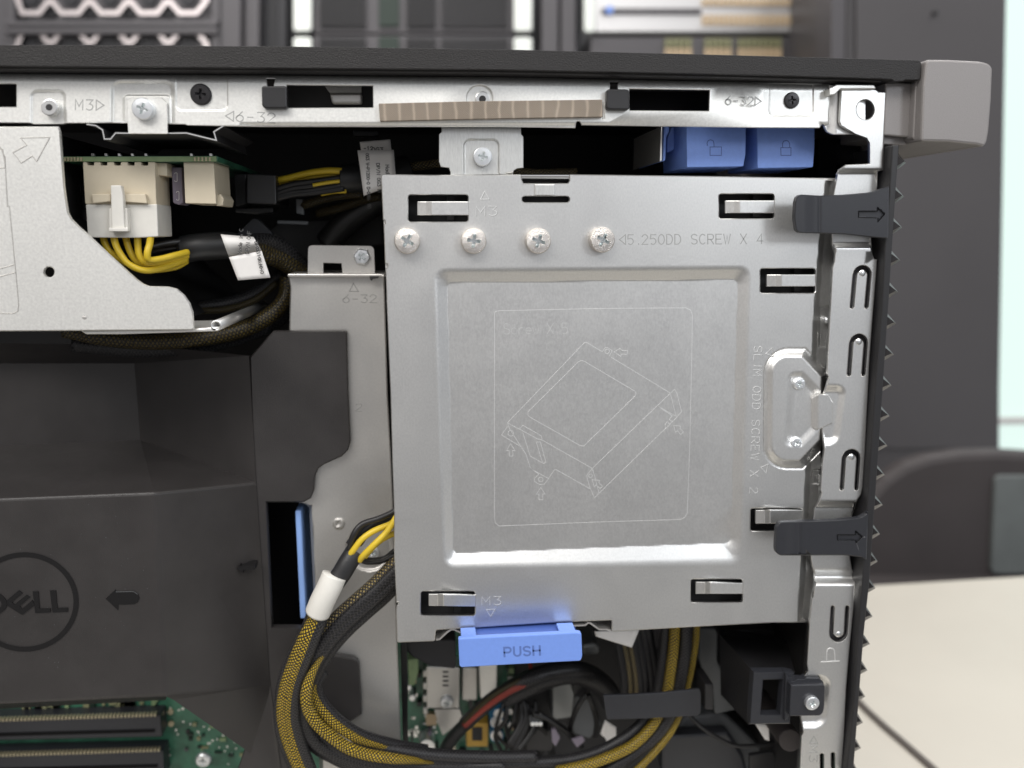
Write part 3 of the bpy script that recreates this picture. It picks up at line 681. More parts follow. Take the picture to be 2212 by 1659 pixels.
# ---------------- top rail
def rail_top(u): return np.interp(u, [-80, 0, 540, 1080, 1620, 1850], [164, 164, 168, 175, 183, 186])
rail = [(-80, 158), (540, 162), (1080, 169), (1620, 177), (1792, 179)]+R4((640, 1000), (600, 1010), (590, 1004), (578, 1000), (560, 1030))+[(1640, 276)]+R3((655, 1008), (650, 990), (640, 976), (620, 976), (612, 990), (605, 1030))+[(1080, 274), (560, 274), (404, 271)]+R1((1490, 1000), (1400, 1000), (900, 990), (540, 992), (500, 1000), (270, 1002), (240, 990))+[(-80, 265)]
holes = [R1((-200, 675), (122, 675), (132, 680), (132, 860), (-200, 862)), R2((295, 685), (988, 690), (990, 865), (297, 868)), R3((1040, 715), (1685, 725), (1680, 893), (1043, 888)),
         rnd(R2((130, 632), (205, 634), (190, 680), (190, 700), (140, 700), (140, 680)), 2), rnd(R3((878, 655), (958, 657), (945, 680), (945, 722), (886, 722), (886, 680)), 2)]
qA = R1((240, 720), (530, 720), (545, 1100), (238, 1100))
qB = R1((885, 640), (1408, 640), (1412, 1120), (880, 1120))
qB2 = R1((985, 758), (1382, 758), (1390, 1120), (990, 1120))
qC = R1((1408, 560), (1832, 560), (1835, 893), (1412, 893))
qD = R4((152, 600), (512, 600), (515, 940), (150, 938))
qE = (1036, 212)
def Hrail(u, v):
    top = rail_top(u)
    h = -0.006*(1-np.sqrt(np.clip(1-np.clip((top+14-v)/24, 0, 1)**2, 0, 1)))
    h = h-0.0012*sstep((v-264)/9)*(u > 520)
    h = h-0.0010*plat(sdq(u, v, qA, 16), 7)
    h = h+0.0008*plat(sdq(u, v, bx(87, 216, 126, 252), 18), 4)*0
    h = h-0.0016*plat(sdq(u, v, qB, 24), 10)+0.0008*plat(sdq(u, v, qB2, 12), 5)
    h = h-0.0005*plat(sdq(u, v, qC, 14), 2.5)-0.0005*plat(sdq(u, v, qD, 12), 2.5)
    d = np.hypot(u-1036+0*v, (v-212))
    h = h-0.0011*plat(d-30, 4)
    h = h-0.0004*np.exp(-((np.abs(u-1303)-1.8)/1.0)**2)*((v > 222) & (v < 258))
    return h
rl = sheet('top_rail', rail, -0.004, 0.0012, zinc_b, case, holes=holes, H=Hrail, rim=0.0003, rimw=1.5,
           zones=[(50, 158, 500, 270, 2.6), (-80, 158, 50, 200, 4), (500, 160, 990, 187, 4), (990, 170, 1080, 215, 2.2), (1080, 168, 1640, 192, 4), (1650, 178, 1800, 262, 2.6), (500, 262, 1320, 277, 4), (1298, 215, 1308, 262, 1.2), (-80, 200, 40, 262, 20)], edge=zinc_edge)
# bend of the rail up to the cover
multi([([(-80, 156), (540, 158), (1080, 165), (1620, 176), (1900, 182), (1900, 188), (1620, 183), (1080, 173), (540, 166), (-80, 163)], 0.0025, 0.006)], 'rail_bend', zinc_soft, case)
lip = R4((600, 680), (700, 685), (735, 715), (735, 1010), (850, 1085), (1080, 1090), (1000, 1110), (700, 1085), (640, 1075), (600, 1035))
sheet('rail_end', rnd([(1781, 182), (1818, 186), (1870, 200), (1870, 290), (1800, 291), (1786, 285), (1780, 272)], 4), -0.0015, 0.001, zinc, case, H=lambda u, v: 0.002*sstep((u-1784)/25), zones=[(1780, 182, 1850, 290, 4)])
multi([(R4((640, 710), (700, 680), (1000, 683), (1015, 712), (730, 714), (680, 760), (640, 765)), -0.008, -0.004)], 'rail_flange', zinc_b, case, b=.0003)
# the words on the rail
for L in (text_lines('M3>', *R1((608, 800))[0], 22, 1.5, .72, .30), text_lines('<6-32', *R1((1815, 893))[0], 21, 2.5, .80, .28), text_lines('6-32>', *R3((1815, 770))[0], 18.5, 2, .68, .19)):
    strokes('lettering', L, -0.004, 2.2, 0.00006, zinc_dark, rl, H=Hrail, flat=True)
# boss, screws, bumpers, tape
can('threaded_boss', *R1((395, 862))[0], 18.5, -0.0062, -0.003, zinc_edge, rl); can('threaded_hole', *R1((393, 862))[0], 7, -0.0064, -0.0058, dark_in, rl, b=0)
can('threaded_boss', *R2((1870, 792))[0], 16, -0.0036, -0.002, zinc_edge, rl); can('threaded_hole', *R2((1870, 796))[0], 7.5, -0.00385, -0.003, dark_in, rl, b=0)
screw(*R1((1618, 760))[0], 20, -0.0036, 'black', case, 5); screw(*R4((333, 808))[0], 16.5, -0.0036, 'black', case, -8)
bump1 = rnd(R2((92, 700), (105, 690), (280, 690), (296, 705), (298, 860), (285, 872), (120, 872), (95, 850)), 4)
bump2 = rnd(R3((862, 725), (880, 714), (1025, 716), (1042, 730), (1046, 870), (1030, 884), (880, 882), (858, 868)), 4)
prism('rubber_bumper', bump1, -0.0072, -0.0035, plastic, case, 0.0006); prism('rubber_bumper', bump2, -0.0072, -0.0035, plastic, case, 0.0006)
tp = [(818, 223.5), (1000, 219), (1301, 215), (1302, 252.5), (1080, 256), (900, 260), (821, 262)]
prism('conductive_tape', tp, -0.0064, -0.0036, tape_m, case, 0.0002, label='bronze woven conductive tape strip')
# things seen in the rail slots
prism('slot_clip', R2((640, 750), (900, 750), (900, 832), (660, 832)), 0.006, 0.010, zinc_soft, case, .0008)
prism('slot_plate', R2((600, 690), (895, 690), (895, 745), (640, 745)), 0.010, 0.012, zinc_soft, case)
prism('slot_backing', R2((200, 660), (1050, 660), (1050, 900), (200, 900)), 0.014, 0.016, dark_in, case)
prism('slot_backing', R3((1000, 690), (1750, 690), (1750, 930), (1000, 930)), 0.018, 0.020, gloss, case)
# tab with screw hanging from the rail, belongs to the bracket below it
tabp = rnd(R1((1048, 785), (1300, 785), (1342, 830), (1352, 1078), (1030, 1076), (1020, 812)), 2, 2)
sheet('mounting_tab', tabp, -0.0050, 0.001, zinc_b, case, zones=[], rim=.0003, edge=zinc_edge)
screw(*R1((1165, 882))[0], 20.5, -0.0050, 'pan', case, 22, tall=1.2)
brk = R1((700, 1000), (770, 1010), (825, 1045), (840, 1118), (890, 1118), (930, 1070), (1030, 1072), (1350, 1072), (1500, 1070), (1640, 1105), (1740, 1128), (1720, 1060), (1800, 1010))
V = [W(u, v, -0.003) for u, v in brk]; V2 = [np.array((p[0], 0.05, p[2])) for p in V]
n = len(V); me = mesh(V+V2, [(i, i+1, n+i+1, n+i) for i in range(n-1)])
strokes('plate_edge', [brk], -0.0031, 3.0, .0003, zinc_edge, case, flat=True)
o = obj('bracket_plate', me, dark_in, case); s_ = o.modifiers.new('s', 'SOLIDIFY'); s_.thickness = 0.0009; s_.offset = 0

# ---------------- front post (metal strip beside the bezel)
left = R4((735, 715), (722, 980), (735, 1010), (850, 1080), (940, 1112), (962, 1150), (963, 1240), (962, 1318))+R4((770, 1325), (722, 1360), (704, 1400), (675, 1560))+R8((660, 370), (660, 460), (686, 530), (680, 600), (665, 650), (650, 950), (635, 1200), (620, 1500), (636, 1530))+R11((620, 80), (588, 180), (585, 215), (583, 445), (600, 600), (585, 700), (570, 930), (580, 952), (560, 1010), (520, 1070), (510, 1180), (490, 1460), (500, 1530), (522, 1600), (515, 1659))+R15((520, 150), (500, 300), (480, 480), (460, 830), (468, 880), (430, 930), (405, 1000), (408, 1250), (430, 1370), (415, 1400), (400, 1700))
right = R4((1010, 720), (1035, 740), (1092, 742), (1070, 1370), (1030, 1380), (1025, 1500), (1012, 1580))+R8((975, 400), (985, 540), (1000, 575), (1022, 580), (1015, 700), (990, 1000), (960, 1400), (948, 1659))+R11((940, 300), (925, 600), (905, 900), (893, 962), (860, 1010), (832, 1100), (815, 1150), (805, 1460), (820, 1560), (850, 1620))+R15((855, 130), (830, 400), (800, 700), (775, 1000), (755, 1400), (733, 1700))
post_o = left+right[::-1]
def uslot(cu, v0, v1, lean, inv=False, W_=40, a=8.6):
    """U shaped cut; v0 is the arch end"""
    r = W_/2; s = -1 if inv else 1; pts = []
    q = lambda x, y: (cu+x+lean*(y), v0+s*y)
    Ln = abs(v1-v0)
    for i in range(11): t = math.pi*(1-i/10); pts.append(q(r*math.cos(t), r-r*math.sin(t)))
    for i in range(5): t = math.pi*i/4; pts.append(q(r-a/2+a/2*math.cos(t), Ln-a/2+a/2*math.sin(t)))
    for i in range(11): t = math.pi*i/10; pts.append(q((r-a)*math.cos(t), r+2-(r-a)*math.sin(t)*.9))
    for i in range(5): t = math.pi*i/4; pts.append(q(-r+a/2+a/2*math.cos(t), Ln-a/2+a/2*math.sin(t)))
    out = [pts[0]]
    for p in pts[1:]:
        if math.hypot(p[0]-out[-1][0], p[1]-out[-1][1]) > 0.3: out.append(p)
    return out
US = [(1864, 573, 667, -.09, False), (1856, 721, 813, -.075, False), (1840, 970, 1060, -.07, False), (1810, 1387, 1308, .06, True), (1788, 1625, 1700, -.05, False)]
uh = [uslot(*a) for a in US[:4]]
uh.append(rect(1771, 1627, 1780, 1668, 4)); uh.append(rect(1795, 1625, 1804, 1668, 4))
hole_c = circ(*R4((928, 882))[0], 19.5, 26, 1.12)
def Hpost(u, v):
    h = -0.0032*(sstep((v-362)/14)*(1-sstep((v-522)/16)))
    h = h-0.0034*(sstep((v-1080)/16)*(1-sstep((v-1248)/18)))
    h = h-0.0012*np.exp(-((v-1243)/9)**2)
    # pressed saddle where the cage loop passes
    q = [(1770, 838), (1822, 838), (1806, 955), (1766, 955)]
    h = h-0.0022*plat(sdq(u, v, q, 16)-9, 20)
    q2 = [(1700, 1465), (1792, 1465), (1780, 1568), (1700, 1568)]
    h = h-0.0024*plat(sdq(u, v, q2, 22)-8, 20)
    return h
fp = sheet('front_post', post_o, -0.0060, 0.0013, zinc, case, holes=uh+[hole_c], H=Hpost, rim=0.0003, rimw=1.4,
           zones=[(1780, 350, 1920, 386, 4), (1780, 510, 1900, 545, 4), (1740, 815, 1850, 985, 3), (1740, 1070, 1850, 1110, 3.5), (1735, 1225, 1850, 1275, 3), (1700, 1435, 1830, 1600, 3)], edge=zinc_edge)
for (cu, v0, v1, le, inv) in US[:4]:
    s = -1 if inv else 1
    ball('detent', cu+le*18, v0+s*17, 8, -0.0058, zinc_edge, fp, ky=.35)
    prism('spring_finger_backing', [(cu-26, min(v0, v1)-4), (cu+26, min(v0, v1)-4), (cu+20, max(v0, v1)+6), (cu-26, max(v0, v1)+6)], 0.0005, 0.001, rack_g, fp)
strokes('lettering', [R15((572, 808), (718, 800)), R15((615, 800), (618, 720))+A_(1620+650*S, 1213.4+722*S, 30*S, 26*S, 180, 360, 8)+R15((685, 795))], -0.006, 2.2, .0002, zinc_text, fp, H=Hpost)
strokes('lettering', text_lines('<M3', *R15((548, 1405))[0], 17, 92, .85, .35), -0.006, 1.8, .00015, zinc_dark, fp, H=Hpost)

# ================================================================== DRIVE CAGE
cage = thing('drive_cage', 'square steel drive cage with stamped diagram in the middle', 'drive cage', (1300, 1380, 0.0))
pan = [(823, 380), (826, 376.5), (830, 376)]+[(936, 378)]+R3((168, 1404), (178, 1450), (190, 1474), (545, 1474), (558, 1455), (560, 1402))+[(1500, 380), (1808, 385), (1800, 560), (1786, 800), (1776, 1000), (1766, 1200), (1758, 1345), (1749, 1345), (1674, 1345)]+R14((1600, 520), (905, 562), (898, 552), (900, 475), (892, 470), (400, 490), (60, 512))+R13((1820, 530), (1505, 548), (1494, 556), (1488, 630), (1478, 638))+R13((1195, 650), (1183, 640), (1175, 400), (1180, 350), (1194, 348), (1194, 326), (1178, 326))+[(851, 1180)]+R10((1160, 720), (1145, 300))+R6((1130, 1659), (1110, 1200), (1090, 650), (1106, 642), (1106, 614), (1086, 612), (1075, 296), (1088, 290), (1084, 264), (1070, 262))
slots = [(881, 421, 1011, 479), (1552, 419, 1672, 472), (1641, 580, 1761, 633), (908, 1277, 1026, 1329), (1491, 1251, 1604, 1301), (1620, 1098, 1733, 1147)]
ho = [rect(a+1, b, c, d, 5, 3) for a, b, c, d in slots]
ho.append(rect(1128, 424, 1230, 437, 6, 4))
Q_OUT = [(935, 578), (1624, 572), (1605, 1222), (956, 1229)]
Q_IN = [(966, 611), (1594, 604), (1578, 1172), (979, 1195)]
def lineu(v): return np.interp(v, [380, 512, 673, 1060, 1213, 1350], [1783, 1769, 1757, 1737, 1728, 1722])
oval = [(1668, 772), (1706, 756), (1738, 758), (1764, 780), (1786, 806), (1860, 806), (1860, 958), (1775, 958), (1742, 992), (1716, 1008), (1690, 1008), (1660, 985), (1655, 960), (1655, 820)]
oqi_ = 0
oq = [(1655, 756), (1790, 756), (1784, 1009), (1652, 1009)]
oqi = [(1700, 800), (1900, 800), (1900, 968), (1690, 968)]
def Hcage(u, v):
    d1 = sdq(u, v, Q_OUT, 26); d2 = sdq(u, v, Q_IN, 10)
    t = np.clip(d1/(d1-d2+1e-6), 0, 1)
    f = np.where(t < .35, t*t/.7, t-.175)/.825
    h = np.where(d1 > 0, 0, np.where(d2 < 0, -0.0030, -0.0030*f))
    s = sstep((u-lineu(v))/12)
    h = h-0.0030*s
    # raised oval pad of the slim drive latch
    do = sdq(u, v, oq, 48)
    do = np.maximum(do, np.maximum((u-1744)*.72-(v-762)*.70, (u-1740)*.72+(v-1002)*.70)+4*np.exp(-((v-885)/60.)**2)*0)
    di = sdq(u, v, oqi, 20); di = np.maximum(di, np.maximum((u-1748)*.72-(v-812)*.70, (u-1744)*.72+(v-958)*.70))
    h = h*(1-sstep(-do/14))+0.0027*sstep(-do/17)-0.0012*plat(di, 22)
    h = h-0.0005*np.exp(-((do-2.5)/1.7)**2)
    for (a, b, c, d) in ((1767, 660, 1900, 752), (1753, 1012, 1900, 1047)):
        h = h-0.0006*plat(sdq(u, v, bx(a, b, c, d), 5), 4)
    return h
sp_ = sheet('side_panel', pan, 0.0, 0.0012, zinc, cage, holes=ho, H=Hcage, rim=0.00045, rimw=1.8,
            zones=[(926, 566, 982, 1236, 3), (982, 566, 1580, 618, 3), (1580, 566, 1632, 1236, 3), (982, 1166, 1580, 1236, 3), (1640, 745, 1830, 1050, 2.4), (1715, 380, 1800, 745, 3.2), (1700, 1050, 1775, 1345, 3.2)], edge=zinc_edge)
# flanges of the box and what is in it
def flange(pts, y1, name='flange'):
    V = [W(u, v, 0.0012) for u, v in pts]; V2 = [np.array((p[0], y1, p[2])) for p in V]; n = len(V)
    o = obj(name, mesh(V+V2, [(i, i+1, n+i+1, n+i) for i in range(n-1)]), zinc_soft, cage); s = o.modifiers.new('s', 'SOLIDIFY'); s.thickness = .001; s.offset = 0
flange([(828, 380), (1800, 388)], 0.14); flange([(866, 1381), (940, 1378)], 0.14); flange([(1330, 1358), (1670, 1342), (1740, 1342)], 0.14)
flange([(828, 385), (836, 600), (848, 850), (860, 1200), (864, 1380)], 0.14)
prism('drive_tray', [(845, 400), (1780, 405), (1720, 1325), (872, 1350)], 0.012, 0.13, dark_in, cage)
for a, b, c, d in slots[:4]:
    prism('drive_rail', [(c-45, b+3), (c-30, b+3), (c-30, d-3), (c-45, d-3)], 0.0085, 0.0115, dark_in, cage)
# spring tabs, rooted at the right end of each slot and dipping inward
def spring(a, b, c, d, va, vb, du, dip, bump=0.0):
    """sheet strip along u with depth profile"""
    us = [c+1, c-(c-a)*.35, a+du+32, a+du+20, a+du]; ys = [0.0, -0.0002-bump, -0.0004-bump*1.5, 0.001+dip, 0.0026+dip]
    V = []; n = len(us)
    for u, y in zip(us, ys): V += [W(u, va(u), y), W(u, vb(u), y)]
    for i in range(n): V += [V[2*i]+np.array((0, .0011, 0)), V[2*i+1]+np.array((0, .0011, 0))]
    Fc = []
    for i in range(n-1):
        Fc += [(2*i, 2*i+1, 2*i+3, 2*i+2), (2*n+2*i, 2*n+2*i+2, 2*n+2*i+3, 2*n+2*i+1), (2*i, 2*i+2, 2*n+2*i+2, 2*n+2*i), (2*i+1, 2*n+2*i+1, 2*n+2*i+3, 2*i+3)]
    e = 2*(n-1); Fc += [(e, e+1, 2*n+e+1, 2*n+e), (0, 2*n, 2*n+1, 1)]
    o = obj('spring_tab', fixn(mesh(V, Fc)), zinc, sp_); bev(o, .0003)
k = lambda v: (lambda u: v)
spring(*slots[0], k(435), k(465), 20, 0); spring(*slots[1], k(433), k(460.5), 14, 0)
spring(*slots[2], k(593), k(619), 15, 0)
spring(*slots[3], lambda u: 1285+0.02*(u-920)-2, lambda u: 1309+0.015*(u-920), 18, -.002, 0.003); spring(*slots[4], lambda u: 1257+.03*(u-1505), lambda u: 1283+.0*(u-1505), 12, -.001, 0.002)
spring(*slots[5], lambda u: 1102+0.0*(u-1630), lambda u: 1131.0, 12, -.001, 0.002)
# top bridge
tbp = multi([(R3((190, 1478), (280, 1482), (280, 1572), (195, 1578)), 0.0005, .002), (R3((281, 1482), (440, 1482), (440, 1574), (281, 1572)), -0.0008, .002), (R3((441, 1482), (548, 1478), (550, 1580), (441, 1574)), 0.0003, .002)], 'bridge', zinc_br, sp_, b=.0003)
prism('notch_backing', [(1128, 379), (1230, 379), (1230, 398), (1128, 398)], 0.008, 0.01, dark_in, sp_)
strokes('flange_edge', [R3((176, 1412), (552, 1412))], 0.0008, 3.0, .0006, zinc_edge, sp_, flat=True)
# stamped text and diagram
T = text_lines('<5.25ODD SCREW X 4', 1338, 507, 21, -0.3, .60, .245)
n525 = len(T)
T += text_lines('M3', 1029, 446, 20, 0, .95, .35)+[R6((1888, 32), (1926, 96), (1856, 96), (1888, 32))]
n2_ = len(T)
T += text_lines('M3', *R10((1868, 1382))[0], 18, 0, .95, .4)+[R10((1903, 1486), (1972, 1484), (1936, 1542), (1903, 1486))]
n3_ = len(T)
T += text_lines('SLIM ODD SCREW X 2', 1647, 749, 17.5, 91.7, .70, .34)
T += [R17((455, 180), (520, 118), (536, 208), (455, 180)), R17((400, 1438), (480, 1403), (458, 1502), (400, 1438))]
strokes('lettering', T[:n525], 0.0, 2.2, .00005, zinc_dark, sp_, H=Hcage, flat=True); sh = lambda Ls, a: [[(p[0]+a, p[1]+a) for p in l] for l in Ls]
for i0_, i1_ in ((n525, n2_), (n2_, n3_), (n3_, len(T))):
    strokes('lettering', sh(T[i0_:i1_], .7), 0.0, 1.3, .00004, zinc_dark, sp_, H=Hcage, flat=True); strokes('lettering', sh(T[i0_:i1_], -.5), 0.0, 1.3, .00006, zinc_line, sp_, H=Hcage, flat=True)  # shaded and lit sides of the relief, drawn as dark and pale copies
T5 = text_lines('Screw X 5', 1088, 699, 23, -0.5, .58, .10)
D = [R7((-35, 245), (-25, 235), (0, 231), (700, 216), (1205, 213), (1235, 228), (1245, 260), (1243, 440), (1228, 1120), (1212, 1540), (1195, 1570), (1165, 1583), (600, 1600), (0, 1625), (-10, 1622), (-30, 1605), (-36, 1570), (-36, 900), (-35, 245)),
     R7((48, 957), (545, 440), (556, 435), (570, 442), (662, 497)), R7((720, 533), (1103, 765), (597, 1252), (272, 1068)), R7((125, 998), (48, 957), (62, 995), (135, 1110), (168, 1160), (198, 1253), (252, 1288)),
     R7((662, 497), (680, 472), (692, 468), (727, 490), (708, 524)), [tuple(p) for p in circ(*R7((693, 495))[0], 5, 12)]+[circ(*R7((693, 495))[0], 5, 12)[0]],
     R7((738, 497), (778, 475), (788, 488), (826, 490), (822, 514), (785, 512), (782, 528), (738, 497)),
     R7((182, 885), (510, 560), (530, 554), (548, 560), (872, 752), (882, 768), (876, 782), (552, 1098), (538, 1108), (518, 1104), (190, 918), (180, 905), (182, 885)),
     R7((48, 982), (10, 1035), (140, 1115)), circ(*R7((70, 1025))[0], 6, 12)+[circ(*R7((70, 1025))[0], 6, 12)[0]],
     R7((125, 998), (148, 973), (268, 1042), (272, 1068), (245, 1062), (125, 998)), R7((148, 1020), (195, 1172), (280, 1220), (297, 1212), (262, 1082), (235, 1082), (275, 1215)), 
     R7((597, 1252), (560, 1300), (585, 1385), (612, 1442), (1072, 992), (1068, 968), (1115, 912), (1022, 850)), R7((1103, 765), (1130, 740), (1145, 765), (1175, 884), (1145, 920), (1072, 996)), R7((1103, 765), (1140, 915), (1022, 850)),
     R7((597, 1252), (612, 1300), (642, 1412)), R7((198, 1253), (313, 1318), (352, 1262), (366, 1262), (585, 1385)), R7((252, 1288), (225, 1315), (222, 1335), (255, 1356), (285, 1356), (315, 1318)),
     R7((68, 1092), (98, 1138), (82, 1136), (84, 1172), (60, 1172), (60, 1136), (43, 1138), (68, 1092)), R7((264, 1375), (293, 1420), (277, 1418), (278, 1455), (252, 1455), (252, 1418), (236, 1420), (264, 1375)),
     R7((597, 1325), (645, 1330), (640, 1345), (665, 1368), (648, 1382), (622, 1358), (610, 1372), (597, 1325)), R7((1125, 972), (1170, 980), (1165, 995), (1188, 1015), (1170, 1033), (1148, 1008), (1135, 1018), (1125, 972))]
for c, r in (((264, 1324), 5), ((586, 1300), 4), ((1098, 950), 4)):
    q = circ(*R7(c)[0], r, 12); D.append(q+[q[0]])
strokes('lettering', T5, 0.0, .8, .00004, zinc_text, sp_, H=Hcage, flat=True)
strokes('stamped_diagram', D, 0.0, .95, .00005, zinc_line, sp_, H=Hcage, flat=True)
for (u, v, a) in ((880, 520, 32), (1022, 520, 8), (1160, 520, 20), (1297, 518, 28)):
    screw(u, v, 26.5, 0.0, 'nickel', cage, a, tall=1.6)
screw(*R17((815, 510))[0], 13.5, -0.0014, 'dome', cage, 12); screw(*R17((777, 1163))[0], 13.5, -0.0014, 'dome', cage, 30)
ball('lock_pin', *R8((622, 1067))[0], 8, 0.002, chrome, cage, ky=.8)
# loop that bridges to the front post
lp = rnd([(1748, 862), (1766, 851), (1790, 852), (1797, 866), (1800, 868), (1799, 915), (1790, 918), (1764, 930), (1750, 922), (1744, 905)], 5, 3)
sheet('latch_loop', lp, -0.0048, 0.004, zinc, cage, H=lambda u, v: -0.0045*(1-sstep((u-1744)/26)), zones=[(1744, 850, 1774, 930, 2.5)], rim=.0005, rimw=2)
# upper bracket with its screw
ub = R2((1540, 1025), (2180, 1025), (2182, 1080), (2200, 1100), (2200, 1350), (2150, 1355), (2122, 1372), (2112, 1412), (1612, 1412), (1612, 1385), (1600, 1350), (1535, 1342), (1520, 1300), (1520, 1080), (1540, 1060))
qU = R2((1712, 1115), (2008, 1115), (2010, 1500), (1712, 1500))
ubo = sheet('upper_bracket', ub, 0.0025, .001, zinc_br, cage, H=lambda u, v: -0.0009*plat(sdq(u, v, qU, 16), 4.5), zones=[(995, 292, 1088, 378, 2.2)], edge=zinc_edge)
screw(*R2((1870, 1263))[0], 19, 0.0025, 'pan', cage, 14)
# PUSH latch
lt = prism('release_latch', rnd(R16((738, 350), (755, 342), (1790, 288), (1828, 295), (1836, 500), (1822, 541), (1300, 568), (765, 599), (748, 585)), 4, 3), -0.0140, -0.0112, blue, cage, 0.0005)
blue_recess = mat('shaded_blue_plastic', (0.07, 0.13, 0.42), 0.5)  # latch blue darkened, so the recess shade is in the colour
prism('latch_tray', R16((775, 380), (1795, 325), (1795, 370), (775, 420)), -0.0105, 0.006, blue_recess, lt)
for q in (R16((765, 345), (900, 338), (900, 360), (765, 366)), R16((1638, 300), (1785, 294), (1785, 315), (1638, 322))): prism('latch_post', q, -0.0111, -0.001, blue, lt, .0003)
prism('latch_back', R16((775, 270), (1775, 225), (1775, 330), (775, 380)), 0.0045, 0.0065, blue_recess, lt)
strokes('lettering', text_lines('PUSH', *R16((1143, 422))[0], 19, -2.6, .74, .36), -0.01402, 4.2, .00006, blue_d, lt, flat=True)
# spring steel plate above the latch
pl = R16((540, 352), (572, 348), (640, 285), (672, 263), (700, 262), (752, 288), (1200, 262), (1700, 232), (1862, 224), (1885, 203), (1905, 205), (1985, 262), (2050, 262), (2088, 272))
V = [W(u, v, 0.001) for u, v in pl]; V2 = [np.array((p[0], 0.006, p[2])) for p in V]; n = len(V)
o = obj('latch_spring_plate', mesh(V+V2, [(i, i+1, n+i+1, n+i) for i in range(n-1)]), zinc_soft, cage); s_ = o.modifiers.new('s', 'SOLIDIFY'); s_.thickness = .0008; s_.offset = 0
prism('latch_hood', R16((545, 250), (2095, 170), (2095, 240), (1985, 255), (1885, 198), (1700, 226), (750, 281), (690, 255), (640, 262), (575, 330), (545, 345)), 0.007, 0.008, dark_in, cage)

# ================================================================== POWER SUPPLY BRACKET (left)
psu = thing('power_supply', 'pale steel power supply housing at the upper left edge', 'power supply', (200, 720, 0))
pb = [(-90, 274)]+R1((470, 1018), (482, 1060), (500, 1300), (515, 1500))+R5((528, 90), (545, 200), (575, 255), (640, 320), (700, 372), (900, 560), (1100, 740), (1150, 775), (1200, 795), (1350, 798), (1420, 815), (1480, 865), (1525, 930), (1550, 1000), (1558, 1138), (1540, 1146), (1000, 1150))+[(-90, 716)]
ph = circ(*R5((396, 681))[0], 11.5, 20)
def Hpsu(u, v):
    return np.zeros_like(u)
po = sheet('side_plate', pb, -0.0070, 0.0012, zinc_b, psu, holes=[ph], rim=0.0005, rimw=2.2, edge=zinc_b)
prism('housing', [(-90, 290), (122, 290), (128, 470), (250, 590), (370, 700), (-90, 700)], 0.014, 0.15, dark_in, psu)
prism('hole_backing', circ(*R5((396, 681))[0], 18), 0.0, 0.001, dark_in, psu)
strokes('stamped_line', [R1((105, 1225), (215, 1165), (165, 1108), (400, 1104), (295, 1297), (260, 1253), (170, 1310), (105, 1225)),
    R1((-200, 1150), (20, 1200), (42, 1330), (60, 1659))+R5((75, 150), (120, 620), (128, 690), (150, 950), (142, 995), (110, 1013), (-100, 1012)), R5((-100, 680), (118, 620)), R5((-100, 745), (125, 682)), R1((-100, 1160), (0, 1180), (40, 1260), (42, 1350), (-100, 1352))], -0.0070, 2.2, .00018, zinc_soft, po)
prism('lower_flange', R5((640, 1150), (1500, 1140), (1760, 1120), (1740, 1158), (980, 1182), (690, 1182)), -0.004, 0.03, zinc_b, psu, .0005)
# rolled edge: hollow tube running back
c0 = np.array(W(*R5((1738, 1112))[0], -0.004)); rr_ = 11*px(0)
V, Fc = [], []; n = 20
for yy, r in ((-0.004, rr_), (-0.004, rr_*.66), (0.09, rr_*.66), (0.09, rr_)):
    for i in range(n): a = 2*math.pi*i/n; V.append((c0[0]+r*math.cos(a), yy, c0[2]+r*math.sin(a)))
for k_ in range(4):
    for i in range(n): Fc.append((k_*n+i, k_*n+(i+1) % n, ((k_+1) % 4)*n+(i+1) % n, ((k_+1) % 4)*n+i))
obj('rolled_edge', fixn(mesh(V, Fc, True)), zinc, psu)
ball('scratch', *R5((680, 1047))[0], 4.5, -0.007, zinc_soft, psu, k=.8, ky=.12)

# ================================================================== POWER BOARD
pbd = thing('power_board', 'green circuit board edge with cream sockets at upper left', 'circuit board', (300, 345, .02))
prism('board', R1((485, 1259), (1742, 1255), (1755, 1262), (1748, 1300), (485, 1300)), 0.012, 0.11, pcb_m, pbd)
prism('board_edge', R1((485, 1262), (1740, 1258), (1740, 1299), (485, 1299)), 0.0116, 0.0119, pcb_e, pbd)
multi([(R1((a, 1264), (a+14, 1264), (a+14, 1296), (a, 1296)), 0.0110, 0.0116) for a in list(range(515, 650, 26))+list(range(1560, 1700, 30))], 'edge_contact', gold, pbd)
multi([(R1((a, 1232), (a+22, 1232), (a+30, 1250), (a+26, 1258), (a+4, 1258)), 0.016, 0.018) for a in (730, 838, 944, 1050, 1158, 1525, 1680)], 'solder_pin', tin, pbd, b=.0002)
s1 = prism('socket', R1((665, 1302), (700, 1302), (700, 1330), (755, 1330), (755, 1303), (808, 1303), (808, 1330), (860, 1330), (860, 1303), (916, 1303), (916, 1330), (970, 1330), (970, 1303), (1026, 1303), (1026, 1330), (1080, 1330), (1080, 1303), (1134, 1303), (1134, 1330), (1190, 1330), (1190, 1303), (1245, 1303), (1258, 1650), (684, 1640)), 0.012, 0.030, cream, pbd, .0003, label='large cream socket')
prism('socket_rib', R1((735, 1562), (890, 1560), (890, 1620), (748, 1636)), 0.0095, 0.012, cream, s1, .0003); prism('socket_rib', R1((985, 1558), (1168, 1560), (1182, 1636), (985, 1622)), 0.0095, 0.012, cream, s1, .0003)
prism('socket_side', R1((1248, 1310), (1300, 1310), (1340, 1310), (1345, 1415), (1265, 1410)), 0.016, 0.030, cream, s1, .0003)
s2 = prism('socket', R1((1475, 1303), (1718, 1303), (1738, 1640), (1490, 1635)), 0.014, 0.040, cream, pbd, .0003, label='small cream socket on the right')
prism('hook', R1((1738, 1575), (1775, 1560), (1800, 1600), (1790, 1655), (1738, 1655)), 0.018, 0.036, cream, s2, .0003)
